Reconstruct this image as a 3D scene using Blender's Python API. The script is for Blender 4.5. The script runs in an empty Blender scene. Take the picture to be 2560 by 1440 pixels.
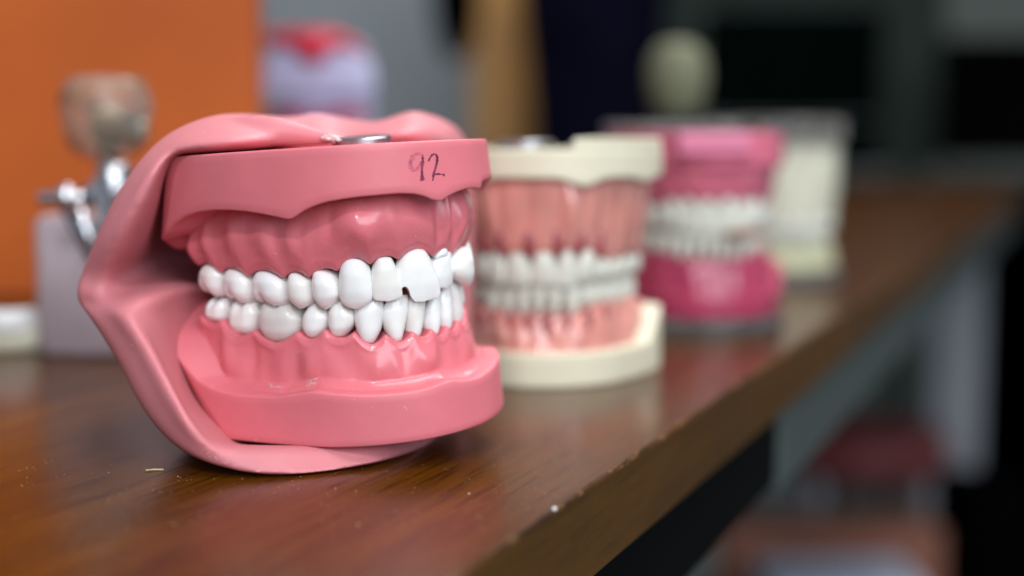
import bpy, bmesh, math, random
import numpy as np
from mathutils import Vector
from mathutils.bvhtree import BVHTree
random.seed(7); rng = np.random.default_rng(7)
sc = bpy.context.scene
col = sc.collection
MM = 0.001
F = 3555.0                      # focal length in photo pixels (2560 wide)
TH = math.atan(375 / F)         # camera pitch (down)
H = 72.6                        # camera height above the desk, mm
RC = np.array([[1, 0, 0], [0, math.cos(TH), -math.sin(TH)], [0, math.sin(TH), math.cos(TH)]])

# ------------------------------------------------------------------ camera
cam_d = bpy.data.cameras.new('camera'); cam = bpy.data.objects.new('camera', cam_d); col.objects.link(cam)
cam_d.sensor_width = 36.0; cam_d.lens = 36.0 * F / 2560
cam_d.clip_start = 0.01; cam_d.clip_end = 50
cam.location = (0, 0, H * MM); cam.rotation_euler = (math.pi / 2 - TH, 0, 0)
cam_d.dof.use_dof = True; cam_d.dof.focus_distance = 0.309; cam_d.dof.aperture_fstop = 4.3
sc.camera = cam
# ------------------------------------------------------------------ world, lamps, exposure
w = bpy.data.worlds.new('World'); sc.world = w; w.use_nodes = True
w.node_tree.nodes['Background'].inputs[0].default_value = (0.80, 0.86, 1.0, 1)
w.node_tree.nodes['Background'].inputs[1].default_value = 0.30

def area(name, loc, target, sx, sy, power, color):
    d = bpy.data.lights.new(name, 'AREA'); d.shape = 'RECTANGLE'; d.size = sx; d.size_y = sy
    d.energy = power; d.color = color
    o = bpy.data.objects.new(name, d); col.objects.link(o); o.location = loc
    o.rotation_euler = (Vector(target) - Vector(loc)).to_track_quat('-Z', 'Y').to_euler()
    return o
T0 = (-0.03, 0.32, 0.04)
area('ceiling_lamp', (-0.12, -1.0, 1.15), T0, 0.10, 0.08, 8, (1.0, 0.98, 0.97))
area('ceiling_panel', (0.40, 0.15, 1.45), T0, 1.2, 0.7, 19, (1.0, 0.98, 0.96))
area('ceiling_panel_back', (0.5, 1.7, 2.0), (0.1, 1.0, 0), 1.2, 0.6, 30, (1.0, 0.97, 0.95))
area('front_fill', (0.75, -1.5, 0.85), T0, 1.9, 1.3, 45, (0.86, 0.93, 1.0))  # unseen soft fill added behind the camera to brighten the fronts
sc.view_settings.view_transform = 'Standard'; sc.view_settings.look = 'None'
sc.view_settings.exposure = 0.0; sc.view_settings.gamma = 1.0
sc.cycles.use_denoising = True
sc.cycles.max_bounces = 8; sc.cycles.caustics_reflective = False; sc.cycles.caustics_refractive = False

# ------------------------------------------------------------------ helpers
def un(px, py, d):
    """photo pixel + distance -> world mm"""
    v = d * (RC[1] + RC[0] * ((px - 1280) / F) + RC[2] * ((720 - py) / F))
    return v + [0, 0, H]
def ray(px, py):
    v = RC[1] + RC[0] * ((px - 1280) / F) + RC[2] * ((720 - py) / F)
    return v / np.linalg.norm(v)
def unz(px, py, z):
    v = un(px, py, 1.0) - [0, 0, H]
    return v * ((z - H) / v[2]) + [0, 0, H]
def proj(P):
    q = (np.atleast_2d(P) - [0, 0, H]) @ RC.T
    return np.stack([1280 + F * q[:, 0] / q[:, 1], 720 - F * q[:, 2] / q[:, 1]], 1)

def thing(name, label, cat, loc=(0, 0, 0), group=None):
    o = bpy.data.objects.new(name, None); col.objects.link(o)
    o.empty_display_size = 0.01
    o.location = Vector(loc) * MM; o['label'] = label; o['category'] = cat
    if group: o['group'] = group
    return o
def tag(o, label, cat, group=None):
    o['label'] = label; o['category'] = cat
    if group: o['group'] = group
    return o
def base_of(o):
    b = Vector(o.location)
    while o.parent: o = o.parent; b += Vector(o.location)
    return b
def mk(name, V, Fc, mat, parent=None, smooth=True, kind=None, origin=None, mats=None, fmat=None, label=None):
    """one mesh object from world-mm vertices"""
    V = np.asarray(V, float) * MM
    b = base_of(parent) if parent else Vector((0, 0, 0))
    o_loc = Vector((0, 0, 0))
    if origin is not None: o_loc = Vector(np.asarray(origin, float) * MM) - b
    V = V - np.array(b) - np.array(o_loc)
    me = bpy.data.meshes.new(name); me.from_pydata(V.tolist(), [], [tuple(int(i) for i in f) for f in Fc]); me.update()
    bm = bmesh.new(); bm.from_mesh(me)
    bmesh.ops.recalc_face_normals(bm, faces=bm.faces[:]); bm.to_mesh(me); bm.free()
    if smooth: me.polygons.foreach_set('use_smooth', [True] * len(me.polygons))
    for m in (mats or [mat]): me.materials.append(m)
    if fmat is not None: me.polygons.foreach_set('material_index', fmat)
    o = bpy.data.objects.new(name, me); col.objects.link(o)
    o.location = o_loc
    if parent: o.parent = parent
    if kind: o['kind'] = kind
    if label: o['label'] = label
    return o
def grid_faces(nu, nv, cu=False, cv=False, base=0):
    f = []
    for i in range(nu if cu else nu - 1):
        for j in range(nv if cv else nv - 1):
            a = i * nv + j; b = ((i + 1) % nu) * nv + j
            c = ((i + 1) % nu) * nv + (j + 1) % nv; d = i * nv + (j + 1) % nv
            f.append((a + base, b + base, c + base, d + base))
    return f
def crm(pts, n, closed=False):
    pts = np.array(pts, float)
    if closed: P = np.vstack([pts[-1:], pts, pts[:2]])
    else: P = np.vstack([2 * pts[0] - pts[1], pts, 2 * pts[-1] - pts[-2]])
    o = []
    for i in range(1, len(P) - 2):
        for t in np.arange(n) / n:
            a, b, c, d = P[i - 1:i + 3]
            o.append(.5 * ((2 * b) + (-a + c) * t + (2 * a - 5 * b + 4 * c - d) * t * t + (-a + 3 * b - 3 * c + d) * t ** 3))
    if not closed: o.append(pts[-1])
    return np.array(o)
def pch(xs, ys, x):
    """monotone cubic interpolation"""
    xs = np.array(xs, float); ys = np.array(ys, float); x = np.clip(np.asarray(x, float), xs[0], xs[-1])
    h = np.diff(xs); dl = np.diff(ys) / h; m = np.zeros_like(ys)
    for i in range(1, len(xs) - 1):
        if dl[i - 1] * dl[i] > 0: m[i] = 2 * dl[i - 1] * dl[i] / (dl[i - 1] + dl[i])
    m[0], m[-1] = dl[0], dl[-1]
    i = np.clip(np.searchsorted(xs, x) - 1, 0, len(h) - 1); t = (x - xs[i]) / h[i]
    return ((2*t**3-3*t*t+1)*ys[i] + (t**3-2*t*t+t)*h[i]*m[i] + (-2*t**3+3*t*t)*ys[i+1] + (t**3-t*t)*h[i]*m[i+1])
def resample(C, n, closed=False):
    if closed: C = np.vstack([C, C[:1]])
    d = np.r_[0, np.cumsum(np.linalg.norm(np.diff(C, axis=0), axis=1))]
    s = np.linspace(0, d[-1], n + 1)[:-1] if closed else np.linspace(0, d[-1], n)
    return np.stack([np.interp(s, d, C[:, k]) for k in range(C.shape[1])], 1)
def smooth_arr(a, it=1, closed=False):
    a = np.array(a, float)
    for _ in range(it):
        if closed: a = (np.roll(a, 1, 0) + 2 * a + np.roll(a, -1, 0)) / 4
        else:
            b = a.copy(); b[1:-1] = (a[:-2] + 2 * a[1:-1] + a[2:]) / 4; a = b
    return a
def tube(pts, r, n=10, caps=True):
    pts = np.array(pts, float); r = np.broadcast_to(r, (len(pts),))
    t = np.gradient(pts, axis=0); t /= np.linalg.norm(t, axis=1)[:, None]
    up = np.array([0, 0, 1.]) if abs(t[0][2]) < .9 else np.array([1., 0, 0])
    V = []
    for p, d, rr in zip(pts, t, r):
        a = np.cross(d, up); a /= np.linalg.norm(a); b = np.cross(d, a)
        for k in range(n):
            an = 2 * math.pi * k / n; V.append(p + rr * (a * math.cos(an) + b * math.sin(an)))
    Fc = grid_faces(len(pts), n, cv=True)
    if caps: Fc += [tuple(range(n)), tuple(range((len(pts) - 1) * n, len(pts) * n))]
    return V, Fc
def cyl(p0, p1, r, n=28, bev=0.3):
    p0 = np.array(p0, float); p1 = np.array(p1, float); L = np.linalg.norm(p1 - p0); d = (p1 - p0) / L
    bev = min(bev, L * .3, r * .4)
    pts = [p0, p0 + d * bev, p1 - d * bev, p1]
    pts = np.array(pts); rr = [r - bev, r, r, r - bev]
    up = np.array([0, 0, 1.]) if abs(d[2]) < .9 else np.array([1., 0, 0])
    a = np.cross(d, up); a /= np.linalg.norm(a); b = np.cross(d, a); V = []
    for p, q in zip(pts, rr):
        for k in range(n):
            an = 2 * math.pi * k / n; V.append(p + q * (a * math.cos(an) + b * math.sin(an)))
    return V, grid_faces(4, n, cv=True) + [tuple(range(n)), tuple(range(3 * n, 4 * n))]
def join(*vf):
    V = []; Fc = []
    for v, f in vf:
        k = len(V); V += [np.array(x) for x in v]; Fc += [tuple(i + k for i in q) for q in f]
    return V, Fc
def prism(poly, z0, z1, bev=0.0):
    """extrude a plan polygon (mm), optional bevel"""
    poly = np.array(poly, float); c = poly.mean(0); n = len(poly)
    def ins(k):
        v = poly - c; l = np.linalg.norm(v, axis=1)[:, None]; return c + v * (1 - k / l)
    rings = [(ins(bev), z0), (poly, z0 + bev), (poly, z1 - bev), (ins(bev), z1)] if bev else [(poly, z0), (poly, z1)]
    V = [np.r_[p, z] for r, z in rings for p in r]
    m = len(rings)
    return V, grid_faces(m, n, cv=True) + [tuple(range(n)), tuple(range((m - 1) * n, m * n))]
def box(x0, x1, y0, y1, z0, z1, bev=0.0):
    if bev:
        bm = bmesh.new(); bmesh.ops.create_cube(bm, size=1)
        for v in bm.verts:
            v.co = Vector(((x0 + x1) / 2 + v.co.x * (x1 - x0), (y0 + y1) / 2 + v.co.y * (y1 - y0), (z0 + z1) / 2 + v.co.z * (z1 - z0)))
        bmesh.ops.bevel(bm, geom=bm.edges[:], offset=bev, segments=3, profile=.6, affect='EDGES')
        bm.verts.ensure_lookup_table()
        V = [np.array(v.co) for v in bm.verts]; Fc = [tuple(v.index for v in f.verts) for f in bm.faces]; bm.free()
        return V, Fc
    return prism([(x0, y0), (x1, y0), (x1, y1), (x0, y1)], z0, z1)
def lathe(c, prof, n=32):
    V = []
    for r, z in prof:
        for k in range(n):
            a = 2 * math.pi * k / n; V.append(np.array([c[0] + r * math.cos(a), c[1] + r * math.sin(a), c[2] + z]))
    m = len(prof)
    return V, grid_faces(m, n, cv=True) + [tuple(range(n)), tuple(range((m - 1) * n, m * n))]
def rot2(V, ang, c):
    V = np.array(V, float); ca, sa = math.cos(ang), math.sin(ang); d = V - c
    return np.column_stack([c[0] + d[:, 0] * ca - d[:, 1] * sa, c[1] + d[:, 0] * sa + d[:, 1] * ca, V[:, 2]])

# ------------------------------------------------------------------ materials
def S(r, g, b):
    f = lambda c: (c / 255) / 12.92 if c <= 10.3 else ((c / 255 + .055) / 1.055) ** 2.4
    return (f(r), f(g), f(b), 1)
def material(name, color, rough=.4, sss=0., ssr=(1, .3, .25), sscale=.0015, coat=0., metal=0., trans=0., var=0., vscale=60, bump=0., bscale=400, spec=.5, color2=None, ior=1.45, coat_rough=.1, rvar=0.):
    m = bpy.data.materials.new(name); m.use_nodes = True; nt = m.node_tree; p = nt.nodes['Principled BSDF']
    p.inputs['Base Color'].default_value = color; p.inputs['Roughness'].default_value = rough
    p.inputs['Metallic'].default_value = metal; p.inputs['IOR'].default_value = ior
    p.inputs['Specular IOR Level'].default_value = spec
    p.inputs['Transmission Weight'].default_value = trans
    p.inputs['Coat Weight'].default_value = coat; p.inputs['Coat Roughness'].default_value = coat_rough
    if sss:
        p.inputs['Subsurface Weight'].default_value = sss; p.inputs['Subsurface Radius'].default_value = ssr
        p.inputs['Subsurface Scale'].default_value = sscale
    tc = nt.nodes.new('ShaderNodeTexCoord')
    if var or rvar:
        n = nt.nodes.new('ShaderNodeTexNoise'); n.inputs['Scale'].default_value = vscale; n.inputs['Detail'].default_value = 5
        nt.links.new(tc.outputs['Object'], n.inputs['Vector'])
        if var:
            mx = nt.nodes.new('ShaderNodeMix'); mx.data_type = 'RGBA'
            c2 = color2 or tuple(c * (1 - var) for c in color[:3]) + (1,)
            mr = nt.nodes.new('ShaderNodeMapRange'); mr.inputs[1].default_value = .35; mr.inputs[2].default_value = .65
            nt.links.new(n.outputs['Fac'], mr.inputs[0]); nt.links.new(mr.outputs[0], mx.inputs['Factor'])
            mx.inputs['A'].default_value = color; mx.inputs['B'].default_value = c2
            nt.links.new(mx.outputs['Result'], p.inputs['Base Color'])
        if rvar:
            mr = nt.nodes.new('ShaderNodeMapRange'); mr.inputs[1].default_value = .3; mr.inputs[2].default_value = .7
            mr.inputs[3].default_value = rough - rvar; mr.inputs[4].default_value = rough + rvar
            nt.links.new(n.outputs['Fac'], mr.inputs[0]); nt.links.new(mr.outputs[0], p.inputs['Roughness'])
    if bump:
        n2 = nt.nodes.new('ShaderNodeTexNoise'); n2.inputs['Scale'].default_value = bscale; n2.inputs['Detail'].default_value = 4
        b = nt.nodes.new('ShaderNodeBump'); b.inputs['Strength'].default_value = 1; b.inputs['Distance'].default_value = bump
        nt.links.new(tc.outputs['Object'], n2.inputs['Vector']); nt.links.new(n2.outputs['Fac'], b.inputs['Height'])
        nt.links.new(b.outputs['Normal'], p.inputs['Normal'])
    return m
M = {}
M['base'] = material('pink_base_resin', (.68, .175, .208, 1), .45, sss=.12, var=.07, vscale=90, bump=.00004, bscale=500)
M['gum'] = material('pink_gum_resin', (.71, .175, .205, 1), .3, sss=.15, var=.10, vscale=140, bump=.00009, bscale=330, coat=.25, coat_rough=.12, rvar=.06)
M['cheek'] = material('pink_rubber', (.60, .205, .23, 1), .5, sss=.4, sscale=.003, var=.10, vscale=45, bump=.00004, bscale=900)
M['tooth'] = material('white_tooth', (.84, .85, .84, 1), .12, sss=.12, ssr=(1, .8, .6), sscale=.0008, var=.03, vscale=150, bump=.00003, bscale=300)
TM = [material('white_tooth', c, .13, sss=.05, ssr=(1, .8, .6), sscale=.0006, var=.06, vscale=220, color2=d, bump=.00004, bscale=260, rvar=.05)
      for c, d in (((.85, .86, .85, 1), (.82, .81, .78, 1)), ((.84, .84, .82, 1), (.80, .78, .73, 1)), ((.84, .86, .86, 1), (.81, .81, .79, 1)))]
M['tooth_grey'] = material('greyish_composite_tooth', (.68, .65, .62, 1), .25, sss=.1, ssr=(1, .8, .6), var=.08, vscale=200)
M['filling'] = material('beige_filling', (.50, .44, .34, 1), .35, var=.1, vscale=300)
M['ink'] = material('purple_pen_ink', (.10, .012, .04, 1), .5, var=.4, vscale=900, color2=(.26, .04, .08, 1))
M['ink_faint'] = material('faded_pen_ink', (.30, .045, .10, 1), .5, var=.3, vscale=700, color2=(.58, .12, .16, 1))
M['steel'] = material('brushed_steel', (.50, .51, .54, 1), .28, metal=1., var=.25, vscale=300, bump=.00004, bscale=800)
M['chrome'] = material('chrome', (.78, .80, .84, 1), .2, metal=1., var=.15, vscale=200)
M['dark_steel'] = material('dark_steel', (.12, .13, .15, 1), .3, metal=1., var=.2, vscale=200)
M['adhesive'] = material('pale_dried_adhesive', (.78, .62, .60, 1), .35, var=.15, vscale=500, bump=.0003, bscale=900)
M['cream'] = material('cream_plastic', S(214, 209, 184), .45, sss=.1, ssr=(1, .9, .6), var=.05, vscale=60, bump=.0001, bscale=200)
M['peach'] = material('peach_gum_acrylic', S(216, 146, 134), .14, sss=.35, var=.2, vscale=80, coat=.8, bump=.0003, bscale=120)
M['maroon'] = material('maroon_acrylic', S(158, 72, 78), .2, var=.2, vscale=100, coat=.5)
M['tooth2'] = material('ivory_tooth', S(210, 211, 198), .18, sss=.1, ssr=(1, .8, .6), var=.04, vscale=150)
M['rose'] = material('rose_acrylic', S(236, 122, 146), .25, trans=.2, ior=1.3, sss=.2, var=.15, vscale=60, coat=.5)
M['lilac_pink'] = material('pale_pink_slab', S(206, 112, 142), .35, var=.05, vscale=80)
M['magenta'] = material('magenta_gum', S(180, 62, 94), .3, trans=.1, sss=.3, var=.15, vscale=60, coat=.4)
M['clear'] = material('clear_acrylic', (.93, .90, .90, 1), .05, trans=.92, ior=1.35, var=.04, vscale=40)
M['ivory'] = material('ivory_plaster', S(212, 208, 186), .6, var=.12, vscale=60, bump=.0004, bscale=150)
M['ivory_green'] = material('greenish_ivory_plaster', S(186, 186, 150), .6, var=.15, vscale=60, bump=.0004, bscale=150)
M['plaster'] = material('grey_pink_plaster', S(186, 170, 176), .5, sss=.3, var=.12, vscale=50, bump=.0002, bscale=200)
M['orange'] = material('orange_wood_panel', S(192, 96, 40), .5, spec=.25, var=.25, vscale=5, color2=S(158, 74, 28), bump=.0003, bscale=30)
M['wallm'] = material('grey_wall_paint', S(150, 158, 162), .8, var=.1, vscale=3, bump=.001, bscale=60)
M['floorm'] = material('grey_green_floor', S(122, 128, 126), .55, var=.18, vscale=4, bump=.0005, bscale=40)
M['ochre'] = material('ochre_wood', S(190, 142, 66), .5, var=.25, vscale=6, color2=S(150, 104, 52), bump=.0004, bscale=40)
M['navy'] = material('navy_cloth', S(15, 15, 30), .9, spec=.0, var=.3, vscale=20, bump=.002, bscale=60)
M['black'] = material('black_plastic', S(5, 5, 6), .6, spec=.0, var=.3, vscale=20)
M['green_black'] = material('green_black_glass', S(4, 10, 8), .5, spec=.0, var=.3, vscale=6)
M['grey_frame'] = material('grey_metal_frame', S(104, 112, 108), .5, var=.1, vscale=10)
M['dark_frame'] = material('dark_green_grey_frame', S(44, 52, 48), .6, spec=.0, var=.1, vscale=10)
M['knob'] = material('dull_green_ivory', S(112, 114, 90), .7, var=.2, vscale=50)
M['part'] = material('grey_partition', S(92, 98, 94), .8, spec=.0)
M['greyed'] = material('grey_acrylic', S(140, 138, 126), .4, var=.2, vscale=30)
M['frosted'] = material('cloudy_acrylic', (.95, .90, .82, 1), .12, trans=.85, ior=1.22, var=.3, vscale=90, color2=(.85, .70, .52, 1))
M['cloudy'] = material('cloudy_grey_acrylic', (.90, .88, .80, 1), .15, trans=.85, ior=1.3, var=.25, vscale=60)
M['ivory_clear'] = material('cloudy_ivory_acrylic', (.78, .76, .60, 1), .35, trans=.15, ior=1.3, var=.25, vscale=70)
M['rail'] = material('grey_green_rail_paint', S(66, 74, 72), .6, spec=.2, var=.1, vscale=20)
M['rail_black'] = material('black_rail_paint', S(3, 4, 5), .6, spec=.05, var=.2, vscale=20)
M['red_print'] = material('red_gum_resin', S(196, 34, 62), .35, var=.08, vscale=20)
M['lav_white'] = material('bluish_white_resin', S(178, 178, 210), .35, var=.03, vscale=20)
M['maroon2'] = material('dark_maroon_resin', S(126, 34, 70), .4, var=.15, vscale=20)
M['dark_red'] = material('dark_red_leatherette', S(116, 52, 52), .6, var=.3, vscale=12, bump=.001, bscale=40)
M['orange_brown'] = material('orange_brown_wood', S(138, 88, 70), .6, var=.2, vscale=10)
M['paper'] = material('bluish_white_paper', S(176, 186, 204), .7, var=.08, vscale=6)
M['grey_paint'] = material('light_grey_paint', S(136, 140, 146), .5, var=.1, vscale=10)
M['dust'] = material('pale_dust', S(206, 180, 140), .8, var=.3, vscale=900)
M['dustw'] = material('white_dust', S(230, 226, 222), .7, var=.1, vscale=900)

def wood(name, cA, cB, cC, along='Y', rough=.26, worn=False, dash=.5):
    m = bpy.data.materials.new(name); m.use_nodes = True; nt = m.node_tree; p = nt.nodes['Principled BSDF']; L = nt.links.new
    tc = nt.nodes.new('ShaderNodeTexCoord')
    def tex(sx, sy, sz, scale, detail=6, dist=0.):
        mp = nt.nodes.new('ShaderNodeMapping'); mp.inputs['Scale'].default_value = (sx, sy, sz)
        L(tc.outputs['Object'], mp.inputs[0])
        n = nt.nodes.new('ShaderNodeTexNoise'); n.inputs['Scale'].default_value = scale; n.inputs['Detail'].default_value = detail
        n.inputs['Distortion'].default_value = dist; n.inputs['Roughness'].default_value = .6
        L(mp.outputs[0], n.inputs['Vector']); return n
    n1 = tex(1, .05, 1, 110, 7, .4); n2 = tex(1, .04, 1, 700, 4); n3 = tex(1, .35, 1, 16, 3, .5)
    r1 = nt.nodes.new('ShaderNodeValToRGB'); e = r1.color_ramp.elements
    e[0].position = .34; e[0].color = cA; e[1].position = .68; e[1].color = cC
    k = e.new(.5); k.color = cB
    L(n1.outputs['Fac'], r1.inputs[0])
    r2 = nt.nodes.new('ShaderNodeMapRange'); r2.inputs[1].default_value = .38; r2.inputs[2].default_value = .5; r2.inputs[3].default_value = dash; r2.inputs[4].default_value = 1.
    L(n2.outputs['Fac'], r2.inputs[0])
    mu = nt.nodes.new('ShaderNodeVectorMath'); mu.operation = 'MULTIPLY'
    L(r1.outputs[0], mu.inputs[0]); L(r2.outputs[0], mu.inputs[1])
    r3 = nt.nodes.new('ShaderNodeMapRange'); r3.inputs[1].default_value = .35; r3.inputs[2].default_value = .65; r3.inputs[3].default_value = .8; r3.inputs[4].default_value = 1.2
    L(n3.outputs['Fac'], r3.inputs[0])
    mu2 = nt.nodes.new('ShaderNodeVectorMath'); mu2.operation = 'MULTIPLY'
    L(mu.outputs[0], mu2.inputs[0]); L(r3.outputs[0], mu2.inputs[1])
    out = mu2.outputs[0]
    if worn:
        n4 = tex(1, .3, 1, 260, 5); mr = nt.nodes.new('ShaderNodeMapRange')
        mr.inputs[1].default_value = .52; mr.inputs[2].default_value = .72
        L(n4.outputs['Fac'], mr.inputs[0]); mx = nt.nodes.new('ShaderNodeMix'); mx.data_type = 'RGBA'
        L(mr.outputs[0], mx.inputs['Factor']); L(out, mx.inputs['A']); mx.inputs['B'].default_value = S(128, 94, 58)
        out = mx.outputs['Result']
    L(out, p.inputs['Base Color'])
    mr = nt.nodes.new('ShaderNodeMapRange'); mr.inputs[3].default_value = rough - .04; mr.inputs[4].default_value = rough + .05
    L(n3.outputs['Fac'], mr.inputs[0]); L(mr.outputs[0], p.inputs['Roughness'])
    b = nt.nodes.new('ShaderNodeBump'); b.inputs['Distance'].default_value = .00006; b.inputs['Strength'].default_value = 1
    L(n2.outputs['Fac'], b.inputs['Height']); L(b.outputs['Normal'], p.inputs['Normal'])
    p.inputs['Specular IOR Level'].default_value = .22
    return m
M['desk'] = wood('varnished_brown_wood', (.056, .0165, .0009, 1), (.074, .023, .0012, 1), (.095, .031, .0018, 1), rough=.23)
M['desk_edge'] = wood('edge_veneer', (.058, .023, .0020, 1), (.066, .027, .0024, 1), (.076, .031, .003, 1), rough=.5, dash=.82)
M['desk_edge'].node_tree.nodes['Principled BSDF'].inputs['Specular IOR Level'].default_value = .2
M['desk_worn'] = wood('worn_edge_wood', (.04, .014, .003, 1), (.07, .027, .006, 1), (.10, .042, .01, 1), rough=.5, worn=True)

# ------------------------------------------------------------------ room behind the desk (setting)
DT = 21.0                                                    # desk top thickness
pA = unz(1157, 1433, 0); pB = unz(2012, 846, 0)
ed = (pB - pA)[:2]; ed /= np.linalg.norm(ed)                 # direction of the desk's near edge
en = np.array([-ed[1], ed[0]])                               # to the left, over the desk
EA = math.atan2(-ed[0], ed[1])
FLZ = -750.0
mk('floor', *box(-4000, 5000, -1500, 6200, FLZ - 20, FLZ), M['floorm'], smooth=False, kind='structure')
WY = 3300.0
mk('wall', *box(-4000, 5000, WY, WY + 60, FLZ, 2400), M['wallm'], smooth=False, kind='structure')

# desk: local frame with Y along the near edge so that the grain follows it
desk = thing('desk', 'varnished reddish brown wooden desk under the row of dental models', 'desk', (pA[0], pA[1], 0))
desk.rotation_euler = (0, 0, EA)
def desk_part(name, V, Fc, mat, mats=None, fmat=None, smooth=False):
    V = np.array(V, float) * MM
    me = bpy.data.meshes.new(name); me.from_pydata(V.tolist(), [], [tuple(f) for f in Fc]); me.update()
    bm = bmesh.new(); bm.from_mesh(me); bmesh.ops.recalc_face_normals(bm, faces=bm.faces[:]); bm.to_mesh(me); bm.free()
    for m in (mats or [mat]): me.materials.append(m)
    if fmat is not None: me.polygons.foreach_set('material_index', fmat)
    if smooth: me.polygons.foreach_set('use_smooth', [True] * len(me.polygons))
    o = bpy.data.objects.new(name, me); col.objects.link(o); o.parent = desk
    return o
Y0, Y1, WD = -260.0, 2150.0, 800.0
prof = [(-WD, 0), (-.9, 0), (-.55, -.08), (-.25, -.27), (-.07, -.58), (0, -1.0), (0, -DT + 1), (-.8, -DT), (-WD, -DT)]
ys = np.r_[np.arange(Y0, 500, 3.0), np.linspace(500, Y1, 60)]
V = []
for y in ys:
    j = .16 * math.sin(y * .21) + .12 * math.sin(y * .67 + 1) + rng.normal(0, .05)
    for k, (x, z) in enumerate(prof):
        q = j if 1 < k < 6 else 0
        V.append((x - max(0, q), y, z - max(0, q) * .5))
Fc = grid_faces(len(ys), len(prof), cv=True); n = len(prof)
fm = [(1 if 1 <= (i % n) <= 4 else 0) for i in range(len(Fc))]
for i in range(len(Fc)):
    if (i % n) in (5, 6): fm[i] = 2
Fc += [tuple(range(n)), tuple(range((len(ys) - 1) * n, len(ys) * n))]; fm += [2, 2]
desk_part('desk_top', V, Fc, None, mats=[M['desk'], M['desk_worn'], M['desk_edge']], fmat=fm)
# rails below the top: black near part, grey-green painted far part
desk_part('rail', *box(-40, -3, -200, 272, -DT - 26, -DT - .3, 1.5), M['rail_black'])
desk_part('rail', *box(-40, -2, 276, 1900, -DT - 30, -DT - .3, 1.5), M['rail'])
desk_part('leg', *box(-75, -35, 1750, 1800, FLZ, -DT - 31, 2), M['grey_paint'])
desk_part('leg', *box(-780, -740, 1750, 1800, FLZ, -DT - 1, 2), M['grey_paint'])
desk_part('leg', *box(-780, -740, -200, -150, FLZ, -DT - 1, 2), M['grey_paint'])

# ------------------------------------------------------------------ typodont pose from the photograph's perspective
def rotm(h, pt, rl):
    c, s = math.cos(h), math.sin(h); Rz = np.array([[c, -s, 0], [s, c, 0], [0, 0, 1]])
    c, s = math.cos(pt), math.sin(pt); Ry = np.array([[c, 0, s], [0, 1, 0], [-s, 0, c]])
    c, s = math.cos(rl), math.sin(rl); Rx = np.array([[1, 0, 0], [0, c, -s], [0, s, c]])
    return Rz @ Ry @ Rx
UP_ = [(4.2, -.5), (11.2, -2.8), (17, -7.5), (21.5, -14), (24.5, -20.8), (27.5, -29.5), (29.5, -39.5), (30.5, -48), (31.0, -57)]
LO_ = [(2.8, -.3), (8.2, -1.8), (13.8, -5.2), (18.8, -10.8), (22, -17.6), (25.5, -27), (28.5, -37.8), (30.3, -47.5), (31.6, -58)]
def arch(tab, sy, sx, off):
    r = np.array([(b * sy + off, -l * sx) for l, b in tab])[::-1]
    c = np.vstack([r, (r * [1, -1])[::-1]])
    return resample(smooth_arr(crm(c, 20), 6), 400)
AU = arch(UP_, .955, .982, 0); AL = arch(LO_, .955, .995, -1.77)
class Arch:
    """curve in model plan: x forward, y to the patient's left. s = 0 at the front, negative on the near (right) side"""
    def __init__(self, C):
        self.C = C; d = np.r_[0, np.cumsum(np.linalg.norm(np.diff(C, axis=0), axis=1))]
        k = int(np.argmin(np.abs(C[:, 1]))); self.s = d - d[k]
        t = np.gradient(C, axis=0); t /= np.linalg.norm(t, axis=1)[:, None]
        t = smooth_arr(t, 10); t /= np.linalg.norm(t, axis=1)[:, None]
        self.t = t; self.n = np.column_stack([t[:, 1], -t[:, 0]])      # outward
    def at(self, s, o=0.):
        s = np.asarray(s, float)
        p = np.stack([np.interp(s, self.s, self.C[:, k]) for k in (0, 1)], -1)
        n = np.stack([np.interp(s, self.s, self.n[:, k]) for k in (0, 1)], -1)
        return p + n * np.asarray(o)[..., None], n
class Pose:
    def __init__(self, h, pt, rl, T, k=1.): self.R = rotm(h, pt, rl); self.T = np.array(T, float); self.k = k
    def __call__(self, P): return (np.atleast_2d(P) * self.k) @ self.R.T + self.T
MAIN = Pose(-.826428, .002412, .087322, (-17.131, 315.284, -35.182 + H))

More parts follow.
